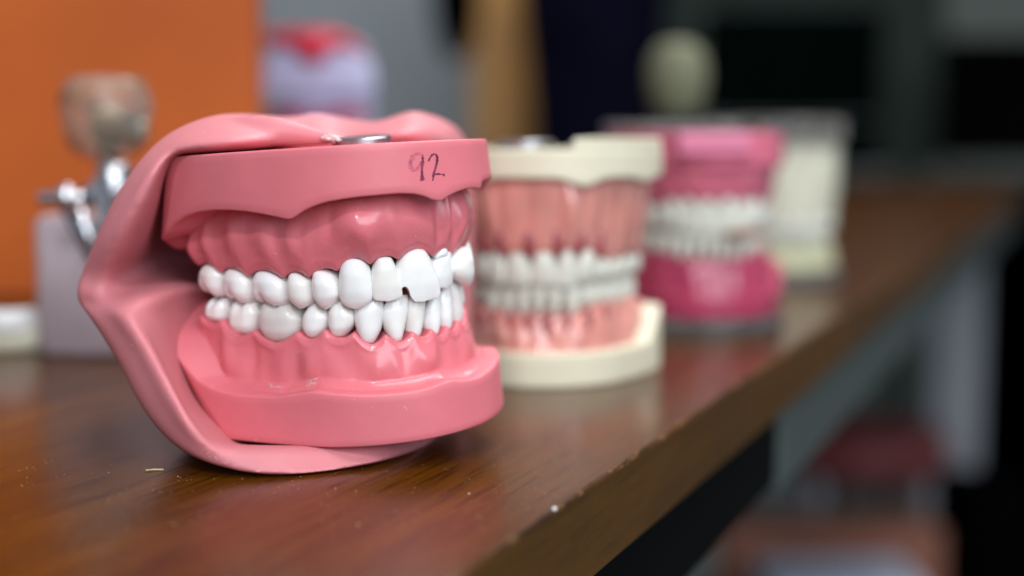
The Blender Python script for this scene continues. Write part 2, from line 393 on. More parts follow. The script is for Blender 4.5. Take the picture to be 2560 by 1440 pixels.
# ------------------------------------------------------------------ tooth crowns
PROF = {
 'incisor': dict(W=([0, .03, .08, .18, .38, .62, .82, .93, .975, 1], [0, .36, .54, .72, .88, .96, 1, .99, .93, .70]),
    F=([0, .04, .12, .35, .6, .85, 1], [-1.9, -.8, -.2, .15, .1, -.35, -.8]), L=([0, .1, .3, .6, .85, 1], [-2.9, -5.4, -6, -4, -2.9, -2.3]), n=2.5),
 'canine': dict(W=([0, .03, .08, .18, .36, .55, .74, .87, .95, 1], [0, .34, .54, .76, .94, 1, .96, .80, .52, .10]),
    F=([0, .04, .12, .35, .6, .85, 1], [-2, -.8, 0, .6, .5, -.3, -1.4]), L=([0, .1, .3, .6, .85, 1], [-3.2, -6, -7, -6, -3.9, -2.4]), n=2.3),
 'premolar': dict(W=([0, .03, .09, .2, .4, .6, .76, .88, .96, 1], [0, .36, .6, .80, .96, 1, .90, .66, .36, .05]),
    F=([0, .06, .15, .35, .6, .85, 1], [-2.4, -1.2, -.4, .3, .15, -.8, -2.3]), L=([0, .08, .3, .7, .9, 1], [-4.2, -7.5, -9, -8.6, -7.4, -5]), n=2.4),
 'molar': dict(W=([0, .03, .09, .2, .4, .6, .8, .9, .97, 1], [0, .42, .66, .84, .97, 1, .93, .82, .55, .06]),
    F=([0, .06, .15, .35, .6, .85, 1], [-2.4, -1.3, -.5, .2, .15, -.8, -2.6]), L=([0, .08, .3, .7, .9, 1], [-5.2, -9, -10.5, -10, -8.6, -6]), n=2.8),
 'low_incisor': dict(W=([0, .03, .1, .25, .5, .75, .92, .98, 1], [0, .26, .42, .58, .78, .94, 1, .95, .70]),
    F=([0, .06, .15, .35, .6, .85, 1], [-1.8, -.8, -.2, .1, 0, -.4, -.9]), L=([0, .1, .3, .6, .85, 1], [-2.7, -5.2, -5.8, -4, -2.7, -2]), n=2.3),
 'low_canine': dict(W=([0, .03, .1, .25, .5, .7, .84, .93, 1], [0, .30, .50, .68, .90, 1, .93, .66, .12]),
    F=([0, .06, .15, .35, .6, .85, 1], [-2, -.8, 0, .4, .3, -.3, -1.4]), L=([0, .1, .3, .6, .85, 1], [-3.2, -6, -7, -6, -3.9, -2.4]), n=2.3),
}
def tooth_mesh(kind, w, h, nz=30, na=36, groove=.9, gx=-.12, cusp=1.0, tk=1., ol=None):
    P = PROF[kind]; t = np.linspace(0, 1, nz); v = (1 - np.cos(math.pi * t)) / 2
    W = pch(*P['W'], v) * w / 2; CX = 0 * v
    if ol is not None:
        xl = pch(ol[0], ol[1], v); xr = pch(ol[0], ol[2], v)
        q = np.clip(v / .035, 0, 1) ** .5 * np.clip((1 - v) / .02, .0, 1) ** .5
        W = (xr - xl) / 2 * w * (.0 + q); CX = (xr + xl) / 2 * w
    Ff = pch(*P['F'], v) * tk; Lg = pch(*P['L'], v) * tk
    a = np.linspace(0, 2 * math.pi, na, endpoint=False); e = 2 / P['n']
    ca = np.sign(np.cos(a)) * np.abs(np.cos(a)) ** e; sa = np.sign(np.sin(a)) * np.abs(np.sin(a)) ** e
    V = np.zeros((nz, na, 3))
    V[:, :, 0] = W[:, None] * ca + CX[:, None]; V[:, :, 1] = ((Ff + Lg) / 2)[:, None] + ((Ff - Lg) / 2)[:, None] * sa
    V[:, :, 2] = (v * h)[:, None]
    x = V[:, :, 0]
    if kind == 'molar':
        g = np.exp(-((x - gx * w) / (w * .10)) ** 2); vv = np.clip((v[:, None] - .35) / .65, 0, 1)
        face = np.clip(sa, 0, 1)[None, :]
        V[:, :, 1] -= g * groove * np.clip((v[:, None] - .25) / .5, 0, 1) * face
        V[:, :, 2] -= g * cusp * vv ** 1.5
        dist = np.clip((gx * w - x) / (w * .25), 0, 1); V[:, :, 2] -= dist * .3 * vv ** 2 * (gx < -.01); V[:, :, 1] -= dist * .5 * face * vv * (gx < -.01)
        V[:, :, 2] -= .25 * h * .12 * (np.abs(x) / (w / 2)) ** 2 * vv
    elif kind in ('incisor', 'low_incisor'):
        V[:, :, 1] += .10 * np.cos(x / w * 2 * math.pi * 1.5) * (v[:, None] > .3) * np.clip(sa, 0, 1)[None, :] * np.clip((v[:, None] - .3) * 2, 0, 1)
    return V.reshape(-1, 3), grid_faces(nz, na, cv=True) + [tuple(range(na)), tuple(range((nz - 1) * na, nz * na))]
def place_tooth(pose, A, s, z_neck, z_tip, kind, w, mat, parent, o=0., yaw=0., lean=0., tiltx=0., label=None, name='tooth', **kw):
    V, Fc = tooth_mesh(kind, w, abs(z_tip - z_neck), **kw)
    p, n = A.at(s, 0.); an = math.atan2(n[1], n[0]) + yaw; n = np.array([math.cos(an), math.sin(an)]); tt = np.array([-n[1], n[0]])
    sg = 1 if z_tip > z_neck else -1
    x = V[:, 0] + tiltx * V[:, 2]; y = V[:, 1] + o + lean * V[:, 2]
    Q = np.column_stack([p[0] + tt[0] * x + n[0] * y, p[1] + tt[1] * x + n[1] * y, z_neck + sg * V[:, 2]])
    Wd = pose(Q)
    return mk(name, Wd, Fc, mat, parent, origin=Wd.mean(0), label=label)

# ------------------------------------------------------------------ gum ridge swept along the arch
def gum(pose, A, teeth, zl, sgn, mat, parent, name, smin, smax, pap=2.6, mo=.5, wall=2.0, bulge=None, seed=1, root=.7, nn=420, flare=2.6, mg=.25):
    """teeth: list (s, w, z_neck); zl(s): ledge height; sgn=+1: teeth point up (lower jaw)"""
    r = np.random.default_rng(seed)
    s = np.linspace(smin, smax, nn); ts = np.array([t[0] for t in teeth]); tw = np.array([t[1] for t in teeth]); tz = np.array([t[2] for t in teeth])
    d = np.abs(s[:, None] - ts[None, :]) / (tw[None, :] / 2); k = d.argmin(1); dd = np.clip(d.min(1), 0, 1.0)
    zn = np.interp(s, ts, tz)
    scal = smooth_arr(dd ** 2.0, 2)
    zm = zn + sgn * (pap * scal + mg)
    emin = 1 - dd ** 2; emin = smooth_arr(emin, 3)
    amp = np.interp(s, ts, r.uniform(.7, 1.2, len(ts)))
    lw = smooth_arr(r.normal(0, 1, nn), 60) * 5.0; lw2 = smooth_arr(r.normal(0, 1, nn), 25) * 1.2
    zl_ = np.array([zl(q) for q in s])
    rows = []
    nt_ = 18
    rows.append((wall + flare + 0 * s, zl_ - sgn * 1.2)); rows.append((wall + flare * .75 + 0 * s, zl_ - sgn * .05))
    rows.append((wall + flare * .38 + 0 * s, zl_ + sgn * .35))
    for i in range(nt_):
        t = i / (nt_ - 1)
        z = (zl_ + sgn * 1.3) * (1 - t) + (zm - sgn * .7) * t
        o = wall * (1 - t) ** 1.0 + mo * t + (root * emin * amp * math.sin(math.pi * min(1, t * .9 + .1)) ** .8) + lw * math.sin(math.pi * t) * .5 + lw2 * math.sin(math.pi * t) * .3
        if bulge is not None: o = o + bulge(s, t)
        o = o + .35 * math.exp(-((t - .93) / .07) ** 2) * (1 - .5 * scal)
        if i == 0: o = o + flare * .12
        rows.append((o, z))
    rows.append((mo + .1 - .5 * scal, zm - sgn * .18)); rows.append((mo - .35 - .5 * scal, zm)); rows.append((mo - 1.2 - .2 * scal, zm - sgn * .25))
    rows.append((-4.5 + 0 * s, zm + sgn * .1)); rows.append((-8.5 + 0 * s, zm - sgn * .3)); rows.append((-10.2 + 0 * s, zm - sgn * 2.0))
    rows.append((-11.5 + 0 * s, (zl_ + zm) / 2)); rows.append((-12 + 0 * s, zl_ - sgn * 1.2))
    O = np.array([q[0] for q in rows]).T; Z = np.array([q[1] for q in rows]).T
    # round the ends
    e = np.minimum(s - smin, smax - s) / 5.0; e = np.sqrt(np.clip(1 - (1 - np.clip(e, 0, 1)) ** 2, .0, 1)); e = np.maximum(e, .03)
    O = -5 + (O + 5) * e[:, None]; zb = zl_ - sgn * 1.2; Z = zb[:, None] + (Z - zb[:, None]) * (e[:, None] ** .8)
    P = np.zeros(O.shape + (3,))
    for i in range(nn):
        p, n = A.at(s[i]); ov = O[i]
        P[i, :, 0] = p[0] + n[0] * ov; P[i, :, 1] = p[1] + n[1] * ov; P[i, :, 2] = Z[i]
    nr = O.shape[1]
    Fc = grid_faces(nn, nr, cv=True) + [tuple(range(nr)), tuple(range((nn - 1) * nr, nn * nr))]
    return mk(name, pose(P.reshape(-1, 3)), Fc, mat, parent)

# ------------------------------------------------------------------ base plates
def outline(A, o, back, rc=7., n=240, lat=1.0):
    """closed plan outline: arch offset outward by o, straight across at x = back with rounded corners"""
    m = A.C[:, 0] > back + rc; c = A.C[m] + A.n[m] * o
    c[:, 1] *= lat
    a, b = c[0], c[-1]
    cr = []
    for k in range(1, 9):
        an = k / 9 * math.pi / 2; cr.append((back + rc - rc * math.sin(an), b[1] - rc * (1 - math.cos(an))))
    cr = np.array(cr)
    bl = np.array([(back, y) for y in np.linspace(cr[-1, 1], -cr[-1, 1], 12)[1:-1]])
    full = np.vstack([c, cr, bl, (cr * [1, -1])[::-1]])
    f = smooth_arr(resample(full, n, True), 3, True)
    k = int(np.argmax(f[:, 0])); return np.roll(f, -k, 0)
def edge_solver(pose, ol, pts, z0):
    """pts: photo pixels on the visible rim -> list (index on outline, z)"""
    out = []
    for px, py in pts:
        z = z0
        for _ in range(8):
            P = pose(np.column_stack([ol, np.full(len(ol), z)])); q = proj(P); dep = P[:, 1]
            d = np.abs(q[:, 0] - px) + .4 * (dep - dep.min()); i = int(d.argmin())
            P1 = proj(pose([[ol[i, 0], ol[i, 1], z]]))[0]; P2 = proj(pose([[ol[i, 0], ol[i, 1], z + 1]]))[0]
            z += (py - P1[1]) / (P2[1] - P1[1])
        out.append((i, z))
    return out
def plate(pose, ol_flat, z_flat, ol_rim, zr, sgn, mat, parent, name, inner_z=None, rim_round=.45, flat_round=.5, centre=(-24, 0)):
    """ol_flat: outline of the flat outer face, ol_rim: outline at the scalloped rim (same count), sgn: direction from flat face to rim"""
    n = len(ol_flat); c = np.array(centre); rings = []
    def ins(ol, k):
        v = ol - c; l = np.linalg.norm(v, axis=1)[:, None]; return c + v * np.maximum(0, 1 - k / l)
    zr = np.asarray(zr, float)
    z_flat = np.broadcast_to(np.asarray(z_flat, float), (n,)); zf0 = z_flat.mean()
    for k in (.35, .7, .9): rings.append((c + (ol_flat - c) * k, zf0 + (z_flat - zf0) * k))
    fr = flat_round
    rings.append((ins(ol_flat, fr), z_flat)); rings.append((ins(ol_flat, fr * .3), z_flat + sgn * fr * .3))
    for t in (0.0, .12, .25, .4, .55, .7, .85, 1.0):
        a = z_flat + sgn * fr; b = zr - sgn * rim_round
        rings.append((ol_flat * (1 - t) + ol_rim * t, a * (1 - t) + b * t))
    rings.append((ins(ol_rim, rim_round * .3), zr - sgn * rim_round * .3)); rings.append((ins(ol_rim, rim_round), zr))
    iz = zr if inner_z is None else inner_z
    for k, q in ((1.5, .25), (3, .6), (5, 1), (9, 1)): rings.append((ins(ol_rim, k), zr * (1 - q) + iz * q))
    for k in (.5, .25): rings.append((c + (ol_rim - c) * k, (zr * 0 + iz) * (k * 2) * .5 + np.mean(iz) * (1 - k)))
    P = np.array([np.column_stack([o, z]) for o, z in rings]); m = len(rings)
    Fc = grid_faces(m, n, cv=True) + [tuple(range(n)), tuple(range((m - 1) * n, m * n))]
    return mk(name, pose(P.reshape(-1, 3)), Fc, mat, parent)
def rim_table(n, pts, back_val):
    """periodic z along outline from (index, z) knots"""
    pts = sorted(pts); xs = [p[0] for p in pts]; ys_ = [p[1] for p in pts]
    return xs, ys_

# ================================================================== the near model
loc = MAIN([[-22, 0, -30]])[0]
typ = thing('dental_model', 'large pink dental teaching model numbered 92, wrapped in a pink rubber cheek, nearest the camera', 'dental model', (loc[0], loc[1], 0))
Au, Al = Arch(AU), Arch(AL)

# --- upper plate
NO = 360
olu_t = outline(Au, 6.0, -56, 9, NO); olu_r = outline(Au, 6.6, -61.5, 11, NO)
u_px = [(404, 600), (412, 585), (430, 562), (455, 543), (490, 531), (530, 526), (570, 526), (610, 529), (650, 535), (690, 544), (712, 549), (724, 549), (740, 541), (760, 527), (785, 515), (815, 506),
        (860, 498), (900, 493), (950, 488), (1000, 484), (1035, 485), (1060, 491), (1085, 500), (1100, 504), (1108, 502), (1125, 490), (1145, 480), (1165, 473), (1185, 470), (1203, 474)]
ks = edge_solver(MAIN, olu_r, u_px, 22)
ks = [(i if i < NO * .6 else i - NO, z) for i, z in ks]
kd = {}
for i, z in ks: kd.setdefault(i, []).append(z)
mn = min(kd); kd[mn - 6] = [13.5]; kd[mn - 13] = [11.0]; kd[mn - 22] = [10]; kd[-179] = [10]
xi = sorted(kd); zi = [float(np.mean(kd[i])) for i in xi]
idx = np.arange(NO); sidx = np.where(idx > NO * .5, idx - NO, idx)     # negative = near side? resolved by the solver
order = np.argsort(sidx)
first, last = xi[0], xi[-1]
def rimfun(xi, zi, sidx):
    # visible side from the solver, other side mirrored
    z = np.interp(sidx, xi, zi)
    lo = sidx < xi[0]; hi = sidx > xi[-1]
    mir = np.interp(-sidx, xi, zi)
    if abs(xi[0]) > abs(xi[-1]): z = np.where(hi, mir, z)
    else: z = np.where(lo, mir, z)
    return z
zru = rimfun(xi, zi, sidx); zru = smooth_arr(zru, 1, True)
kt = edge_solver(MAIN, olu_t, [(436, 391), (560, 383), (700, 373), (850, 363), (1000, 355), (1100, 350), (1195, 347)], 35)
_A = np.array([[1, olu_t[i, 0], olu_t[i, 1]] for i, z in kt]); _b = np.array([z for i, z in kt])
cf = np.linalg.lstsq(np.vstack([_A, [[0, 2., 0], [0, 0, 2.]]]), np.r_[_b, 0, 0], rcond=None)[0]; print('TOP', kt, cf)
def topz(p): return cf[0] + cf[1] * np.asarray(p)[..., 0] + cf[2] * np.asarray(p)[..., 1]
up_plate = plate(MAIN, olu_t, topz(olu_t), olu_r, zru, -1, M['base'], typ, 'upper_base', inner_z=zru + .8)

# --- lower plate
oll_b = outline(Al, 7.6, -46.5, 9, NO); oll_r = outline(Al, 7.3, -65.5, 15, NO)
l_px = [(413, 820), (420, 845), (433, 875), (450, 903), (470, 928), (495, 950), (525, 968), (560, 981), (600, 988), (650, 991), (690, 993), (715, 989), (735, 986), (780, 979), (800, 981), (830, 985), (870, 987), (910, 988), (960, 986),
        (1000, 983), (1040, 978), (1075, 970), (1100, 960), (1115, 954), (1130, 951), (1150, 952), (1175, 950), (1200, 942), (1220, 930), (1236, 914), (1246, 896)]
ks = edge_solver(MAIN, oll_r, l_px, -19); ks = [(i if i < NO * .6 else i - NO, z) for i, z in ks]
kd = {}
for i, z in ks: kd.setdefault(i, []).append(z)
mn = min(kd); kd[mn - 6] = [-7.0]; kd[mn - 13] = [-4.2]; kd[mn - 22] = [-2.8]; kd[-179] = [-2.4]; print('mn', mn)
xi2 = sorted(kd); zi2 = [float(np.mean(kd[i])) for i in xi2]
zrl = rimfun(xi2, zi2, sidx); zrl = smooth_arr(zrl, 1, True); _zs = smooth_arr(zrl, 60, True); _bk = np.clip((-44 - oll_r[:, 0]) / 6, 0, 1); zrl = zrl * (1 - _bk) + _zs * _bk
low_plate = plate(MAIN, oll_b, -30.3, oll_r, zrl, 1, M['base'], typ, 'lower_base', inner_z=zrl + .3)
# arch parameter of the outline, to give each gum the ledge height of its plate
def ledge(A, ol, zr, add):
    k = []
    for p in ol: k.append(A.s[int(np.argmin(((A.C - p) ** 2).sum(1)))])
    k = np.array(k); m = ol[:, 0] > ol[:, 0].min() + 5
    o = np.argsort(k[m]); ks_, zs_ = k[m][o], zr[m][o]
    return lambda s: float(np.interp(s, ks_, zs_)) + add

# --- teeth: edges of each crown in the photograph -> arch positions
def s_of(A, px, z, o=0.):
    """arch parameter on the camera-facing stretch that projects to px"""
    ss = np.linspace(A.s[0], A.s[-1], 1600); P, n = A.at(ss, np.full(len(ss), o)); q = proj(MAIN(np.column_stack([P, np.full(len(P), z)])))
    k = int(q[:, 0].argmax()); return float(np.interp(px, q[:k + 1, 0], ss[:k + 1]))
def z_of(A, s, o, py, z0):
    z = z0
    for _ in range(4):
        p, _n = A.at(s, o); a = proj(MAIN([[p[0], p[1], z]]))[0, 1]; b = proj(MAIN([[p[0], p[1], z + 1]]))[0, 1]; z += (py - a) / (b - a)
    return z
#   x0, x1, y neck, y tip, kind
UT = [(484, 545, 660, 746, 'molar'), (543, 615, 672, 763, 'molar'), (614, 705, 677, 771, 'molar'), (704, 769, 681, 777, 'premolar'), (768, 843, 675, 779, 'premolar'),
      (842, 931, 646, 775, 'canine'), (930, 1007, 642, 754, 'incisor'), (999, 1097, 622, 754, 'incisor')]
LT = [(496, 552, 806, 748, 'molar'), (554, 632, 838, 752, 'molar'), (631, 740, 857, 752, 'molar'), (740, 810, 848, 762, 'premolar'), (810, 884, 845, 755, 'premolar'),
      (884, 964, 861, 738, 'low_canine'), (963, 1031, 855, 741, 'low_incisor'), (1029, 1079, 842, 738, 'low_incisor')]
# crown outlines as seen in the photograph (crop pixels): rows of y, left x, right x from neck to tip
OU = [
 [(285, 90, 150), (305, 66, 180), (345, 48, 205), (400, 38, 222), (460, 34, 228), (520, 40, 230), (560, 60, 222), (578, 110, 200)],
 [(345, 270, 340), (362, 254, 385), (400, 240, 430), (450, 232, 455), (520, 230, 470), (580, 236, 470), (615, 255, 450), (636, 300, 420)],
 [(355, 540, 640), (372, 515, 665), (410, 490, 722), (450, 479, 756), (520, 474, 778), (590, 476, 781), (630, 500, 765), (665, 545, 720)],
 [(368, 825, 880), (385, 806, 902), (420, 792, 950), (460, 786, 985), (540, 786, 998), (600, 802, 998), (645, 842, 965), (683, 880, 912)],
 [(350, 1025, 1100), (366, 1012, 1135), (400, 1006, 1185), (450, 1002, 1222), (500, 1001, 1246), (560, 1006, 1256), (600, 1020, 1236), (650, 1062, 1190), (694, 1112, 1140)],
 [(245, 1335, 1405), (258, 1306, 1440), (290, 1276, 1482), (340, 1256, 1512), (420, 1250, 1537), (500, 1252, 1554), (580, 1262, 1556), (622, 1282, 1540), (660, 1325, 1490), (682, 1375, 1435)],
 [(232, 1615, 1685), (246, 1592, 1712), (290, 1570, 1742), (350, 1556, 1766), (430, 1550, 1792), (520, 1554, 1812), (580, 1566, 1818), (604, 1590, 1800), (614, 1615, 1770)],
 [(168, 1890, 1960), (182, 1860, 1985), (220, 1820, 2018), (290, 1792, 2056), (360, 1784, 2085), (440, 1790, 2106), (500, 1800, 2118), (560, 1812, 2125), (598, 1835, 2118), (610, 1860, 2095)],
]
OV = [
 [(170, 2140, 2228), (200, 2118, 2228), (250, 2085, 2230), (300, 2070, 2234), (360, 2076, 2240), (440, 2103, 2246), (488, 2128, 2244), (510, 2158, 2222)],
 [(166, 2350, 2424), (184, 2320, 2436), (220, 2275, 2446), (280, 2240, 2460), (340, 2238, 2468), (400, 2262, 2472), (460, 2312, 2470), (515, 2385, 2462), (542, 2425, 2452)],
]
OL = [
 [(782, 120, 225), (770, 98, 240), (740, 84, 246), (700, 78, 249), (650, 82, 248), (600, 95, 240), (570, 110, 225)],
 [(893, 350, 455), (875, 320, 490), (820, 294, 515), (760, 284, 523), (700, 285, 522), (650, 298, 505), (600, 320, 480)],
 [(962, 655, 775), (935, 612, 830), (880, 566, 885), (820, 542, 905), (760, 535, 905), (700, 541, 880), (640, 562, 830), (600, 590, 790)],
 [(926, 975, 1035), (905, 950, 1070), (850, 917, 1115), (800, 909, 1132), (750, 911, 1138), (700, 932, 1110), (660, 965, 1060), (640, 985, 1030)],
 [(918, 1215, 1275), (900, 1190, 1305), (860, 1165, 1345), (810, 1153, 1378), (750, 1149, 1390), (700, 1151, 1375), (660, 1172, 1330), (620, 1210, 1270)],
 [(980, 1500, 1560), (965, 1478, 1582), (925, 1445, 1612), (870, 1418, 1643), (810, 1402, 1656), (750, 1394, 1662), (690, 1398, 1664), (640, 1440, 1655), (590, 1510, 1610)],
 [(952, 1770, 1832), (930, 1748, 1845), (880, 1715, 1860), (820, 1690, 1875), (750, 1674, 1888), (690, 1672, 1895), (620, 1690, 1894), (585, 1715, 1890), (570, 1760, 1870)],
 [(910, 1935, 2005), (890, 1918, 2022), (840, 1898, 2036), (780, 1893, 2050), (700, 1893, 2062), (620, 1896, 2072), (585, 1905, 2075), (570, 1930, 2060)],
]
OM = [
 [(892, 2120, 2160), (870, 2105, 2172), (820, 2078, 2192), (760, 2062, 2207), (690, 2065, 2212), (620, 2085, 2210), (560, 2110, 2200), (545, 2125, 2190)],
 [(868, 2262, 2292), (850, 2252, 2298), (800, 2228, 2308), (730, 2208, 2315), (650, 2206, 2316), (570, 2212, 2310), (515, 2228, 2295), (500, 2240, 2280)],
 [(828, 2362, 2418), (810, 2350, 2424), (760, 2330, 2428), (690, 2308, 2424), (620, 2294, 2412), (550, 2284, 2390), (490, 2280, 2355), (460, 2295, 2325)],
]
def to_ol(rows, w_px=None):
    r = np.array(rows, float); ln = .095 * (r[:, 0] - (r[0, 0] + r[-1, 0]) / 2); r[:, 1] -= ln; r[:, 2] -= ln; v = (r[:, 0] - r[0, 0]) / (r[-1, 0] - r[0, 0]); xa, xb = r[:, 1].min(), r[:, 2].max(); c = (xa + xb) / 2
    return (v, (r[:, 1] - c) / (xb - xa), (r[:, 2] - c) / (xb - xa))
up_list, lo_list = [], []
bevel = 0
for k, (x0, x1, yn, yt, kind) in enumerate(UT):
    a, b = s_of(Au, x0, 4), s_of(Au, x1, 4); s = (a + b) / 2; w_ = (b - a) * .975
    zn, zt = z_of(Au, s, 0, yn, 9), z_of(Au, s, 0, yt, 0)
    up_list.append([s, w_, zn, zt, kind])
for k, (x0, x1, yn, yt, kind) in enumerate(LT):
    a, b = s_of(Al, x0, -5), s_of(Al, x1, -5); s = (a + b) / 2; w_ = (b - a) * .965
    zn, zt = z_of(Al, s, 0, yn, -8), z_of(Al, s, 0, yt, 0)
    lo_list.append([s, w_, zn, zt, kind])


# patient's left side: the two visible fronts, then a mirror of the right side
s_end = up_list[-1][0] + up_list[-1][1] / 2
VL = [[s_end + 2.9, 6.6, 9.6, 1.0, 'incisor'], [s_end + 9.6, 7.4, 9.4, .2, 'canine']]
rest = [[-t[0] + 1.5, t[1], t[2], t[3], t[4]] for t in up_list[::-1][2:]]
sl = lo_list[-1][0] + lo_list[-1][1] / 2
ex = [(5.0, 10), (5.2, 10), (5.6, 10)]
LL = []
q = sl
for i, (w_, h_) in enumerate([(4.9, 0), (5.3, 0), (6.2, 0)]):
    LL.append([q + w_ / 2, w_, [-9.6, -9.3, -9.2][i], [.2, 1.3, 2.0][i], 'low_incisor' if i < 2 else 'low_canine']); q += w_
rest_l = [[-t[0] + .8, t[1], t[2], t[3], t[4]] for t in lo_list[::-1][3:]]
tu = up_list + VL + rest; tl = lo_list + LL + rest_l
tu = [t for i, t in enumerate(tu)]
for i, t in enumerate(tu):
    s, w_, zn, zt, kind = t; kw = {}; o = 0.; lab = None; yaw = 0; mat = TM[(i * 5 + 1) % 3]; lean = 0; tk = 1.
    if i == 7: lab = 'upper front tooth with a rounded chip out of its lower corner'; o = .5; yaw = -.12
    if i == 8: lab = 'small prepared upper front tooth with a collar at its neck'; o = -.6; yaw = -.1
    if i == 9: o = 1.4; yaw = -.15; lean = 0
    if i == 6: yaw = 0.0
    if kind == 'molar': kw = dict(gx=-.14, cusp=1.8, groove=1.0)
    if i < 10: kw['ol'] = to_ol((OU + OV)[i])
    tobj = place_tooth(MAIN, Au, s, zn, zt, kind, w_, mat, typ, o=o + .35, yaw=yaw, lean=lean, label=lab, **kw)
    t.append(tobj)
for i, t in enumerate(tl):
    s, w_, zn, zt, kind = t; kw = {}; o = -.3; lab = None; mat = TM[(i * 7) % 3]; yaw = 0
    if i == 2: mat = M['tooth_grey']; lab = 'oversized greyish lower molar with a smoother dull surface'; o = .3
    if kind == 'molar': kw = dict(gx=0, cusp=1.3, groove=.5 if i != 2 else .05)
    if i < 11: kw['ol'] = to_ol((OL + OM)[i])
    if i == 0: o = -.6
    tobj = place_tooth(MAIN, Al, s, zn - .5, zt, kind, w_, mat, typ, o=o, yaw=yaw, label=lab, **kw)
    t.append(tobj)
# chip in the front tooth
def cut(obj, poly_px, d0, d1):
    V = [un(x, y, d0) for x, y in poly_px] + [un(998 + (x - 998) * .55, 745 + (y - 745) * .7, d1) for x, y in poly_px]; n = len(poly_px)
    Fc = [(i, (i + 1) % n, (i + 1) % n + n, i + n) for i in range(n)] + [tuple(range(n)), tuple(range(n, 2 * n))]
    c = mk('cutter', V, Fc, M['filling'], None, smooth=False)
    md = obj.modifiers.new('b', 'BOOLEAN'); md.operation = 'DIFFERENCE'; md.object = c; md.solver = 'EXACT'
    bpy.context.view_layer.update(); dg = bpy.context.evaluated_depsgraph_get()
    me = bpy.data.meshes.new_from_object(obj.evaluated_get(dg)); obj.modifiers.clear(); old = obj.data; obj.data = me
    bpy.data.objects.remove(c); me.polygons.foreach_set('use_smooth', [True] * len(me.polygons))
    bm = bmesh.new(); bm.from_mesh(me)
    for e_ in bm.edges:
        if len(e_.link_faces) == 2 and e_.calc_face_angle(0) > .6: e_.smooth = False
    bm.to_mesh(me); bm.free()
arc = [(985, 722), (1003, 722), (1007, 717), (1013, 713), (1019, 714), (1025, 719), (1029, 727), (1032, 736), (1038, 745), (1048, 754), (1056, 762), (1056, 775), (985, 775)]
_v = np.array([v.co for v in tu[7][5].data.vertices]) / MM + np.array(base_of(tu[7][5])) / MM
cut(tu[7][5], arc, _v[:, 1].min() - 1.5, _v[:, 1].max() + 2)
# collar of the prepared tooth
s8 = tu[8]
V, Fc = tooth_mesh('incisor', s8[1] * .62, 2.4, nz=16)
p, n_ = Au.at(s8[0]); tt = np.array([-n_[1], n_[0]])
Q = np.column_stack([p[0] + tt[0] * V[:, 0] + n_[0] * (V[:, 1] * .9 - .1), p[1] + tt[1] * V[:, 0] + n_[1] * (V[:, 1] * .9 - .1), s8[2] + .8 - V[:, 2]])
mk('tooth_collar', MAIN(Q), Fc, M['tooth'], s8[5], origin=MAIN(Q).mean(0))

# --- gums
def up_bulge(s, t):
    c = up_list[5][0]
    return 1.5 * math.sin(math.pi * t ** 1.2) + 1.3 * np.exp(-((s - c - 2) / 7) ** 2) * math.exp(-((t - .35) / .35) ** 2) - .5 * np.exp(-((s - up_list[3][0] - 1) / 4) ** 2) * math.sin(math.pi * t) + .9 * np.exp(-((s - up_list[7][0] - 4) / 5) ** 2) * math.sin(math.pi * t) + 1.3 * np.exp(-((s - up_list[7][0] - 8.2) / .7) ** 2) * (1 - t) - 1.0 * np.exp(-((s - up_list[7][0] - 5.6) / 1.2) ** 2) * math.sin(math.pi * t) - 1.6 * np.exp(-((s - up_list[7][0] - 10.5) / 1.4) ** 2) * math.sin(math.pi * t)
zlu = ledge(Au, olu_r, zru, 1.0); zll = ledge(Al, oll_r, zrl, 0.)
gum(MAIN, Au, [(t[0], t[1], t[2]) for t in tu], zlu, -1, M['gum'], typ, 'upper_gum', tu[0][0] - 7.5, tu[-1][0] + 7, pap=1.9, mo=-.55, mg=-.05, wall=-.2, bulge=up_bulge, seed=3, root=.38, flare=.3)
gum(MAIN, Al, [(t[0], t[1], t[2]) for t in tl], zll, 1, M['gum'], typ, 'lower_gum', tl[0][0] - 7.0, tl[-1][0] + 7, pap=2.1, mo=.2, mg=.05, wall=2.0, seed=5, root=.5, flare=3.8)

_in = Al.at(np.linspace(Al.s[0] + 8, Al.s[-1] - 8, 60), np.full(60, -8.5))[0]
V, Fc = prism(_in, -14, 1.0, 1.2); mk('inner_gum', MAIN(np.array(V)), Fc, M['gum'], typ)
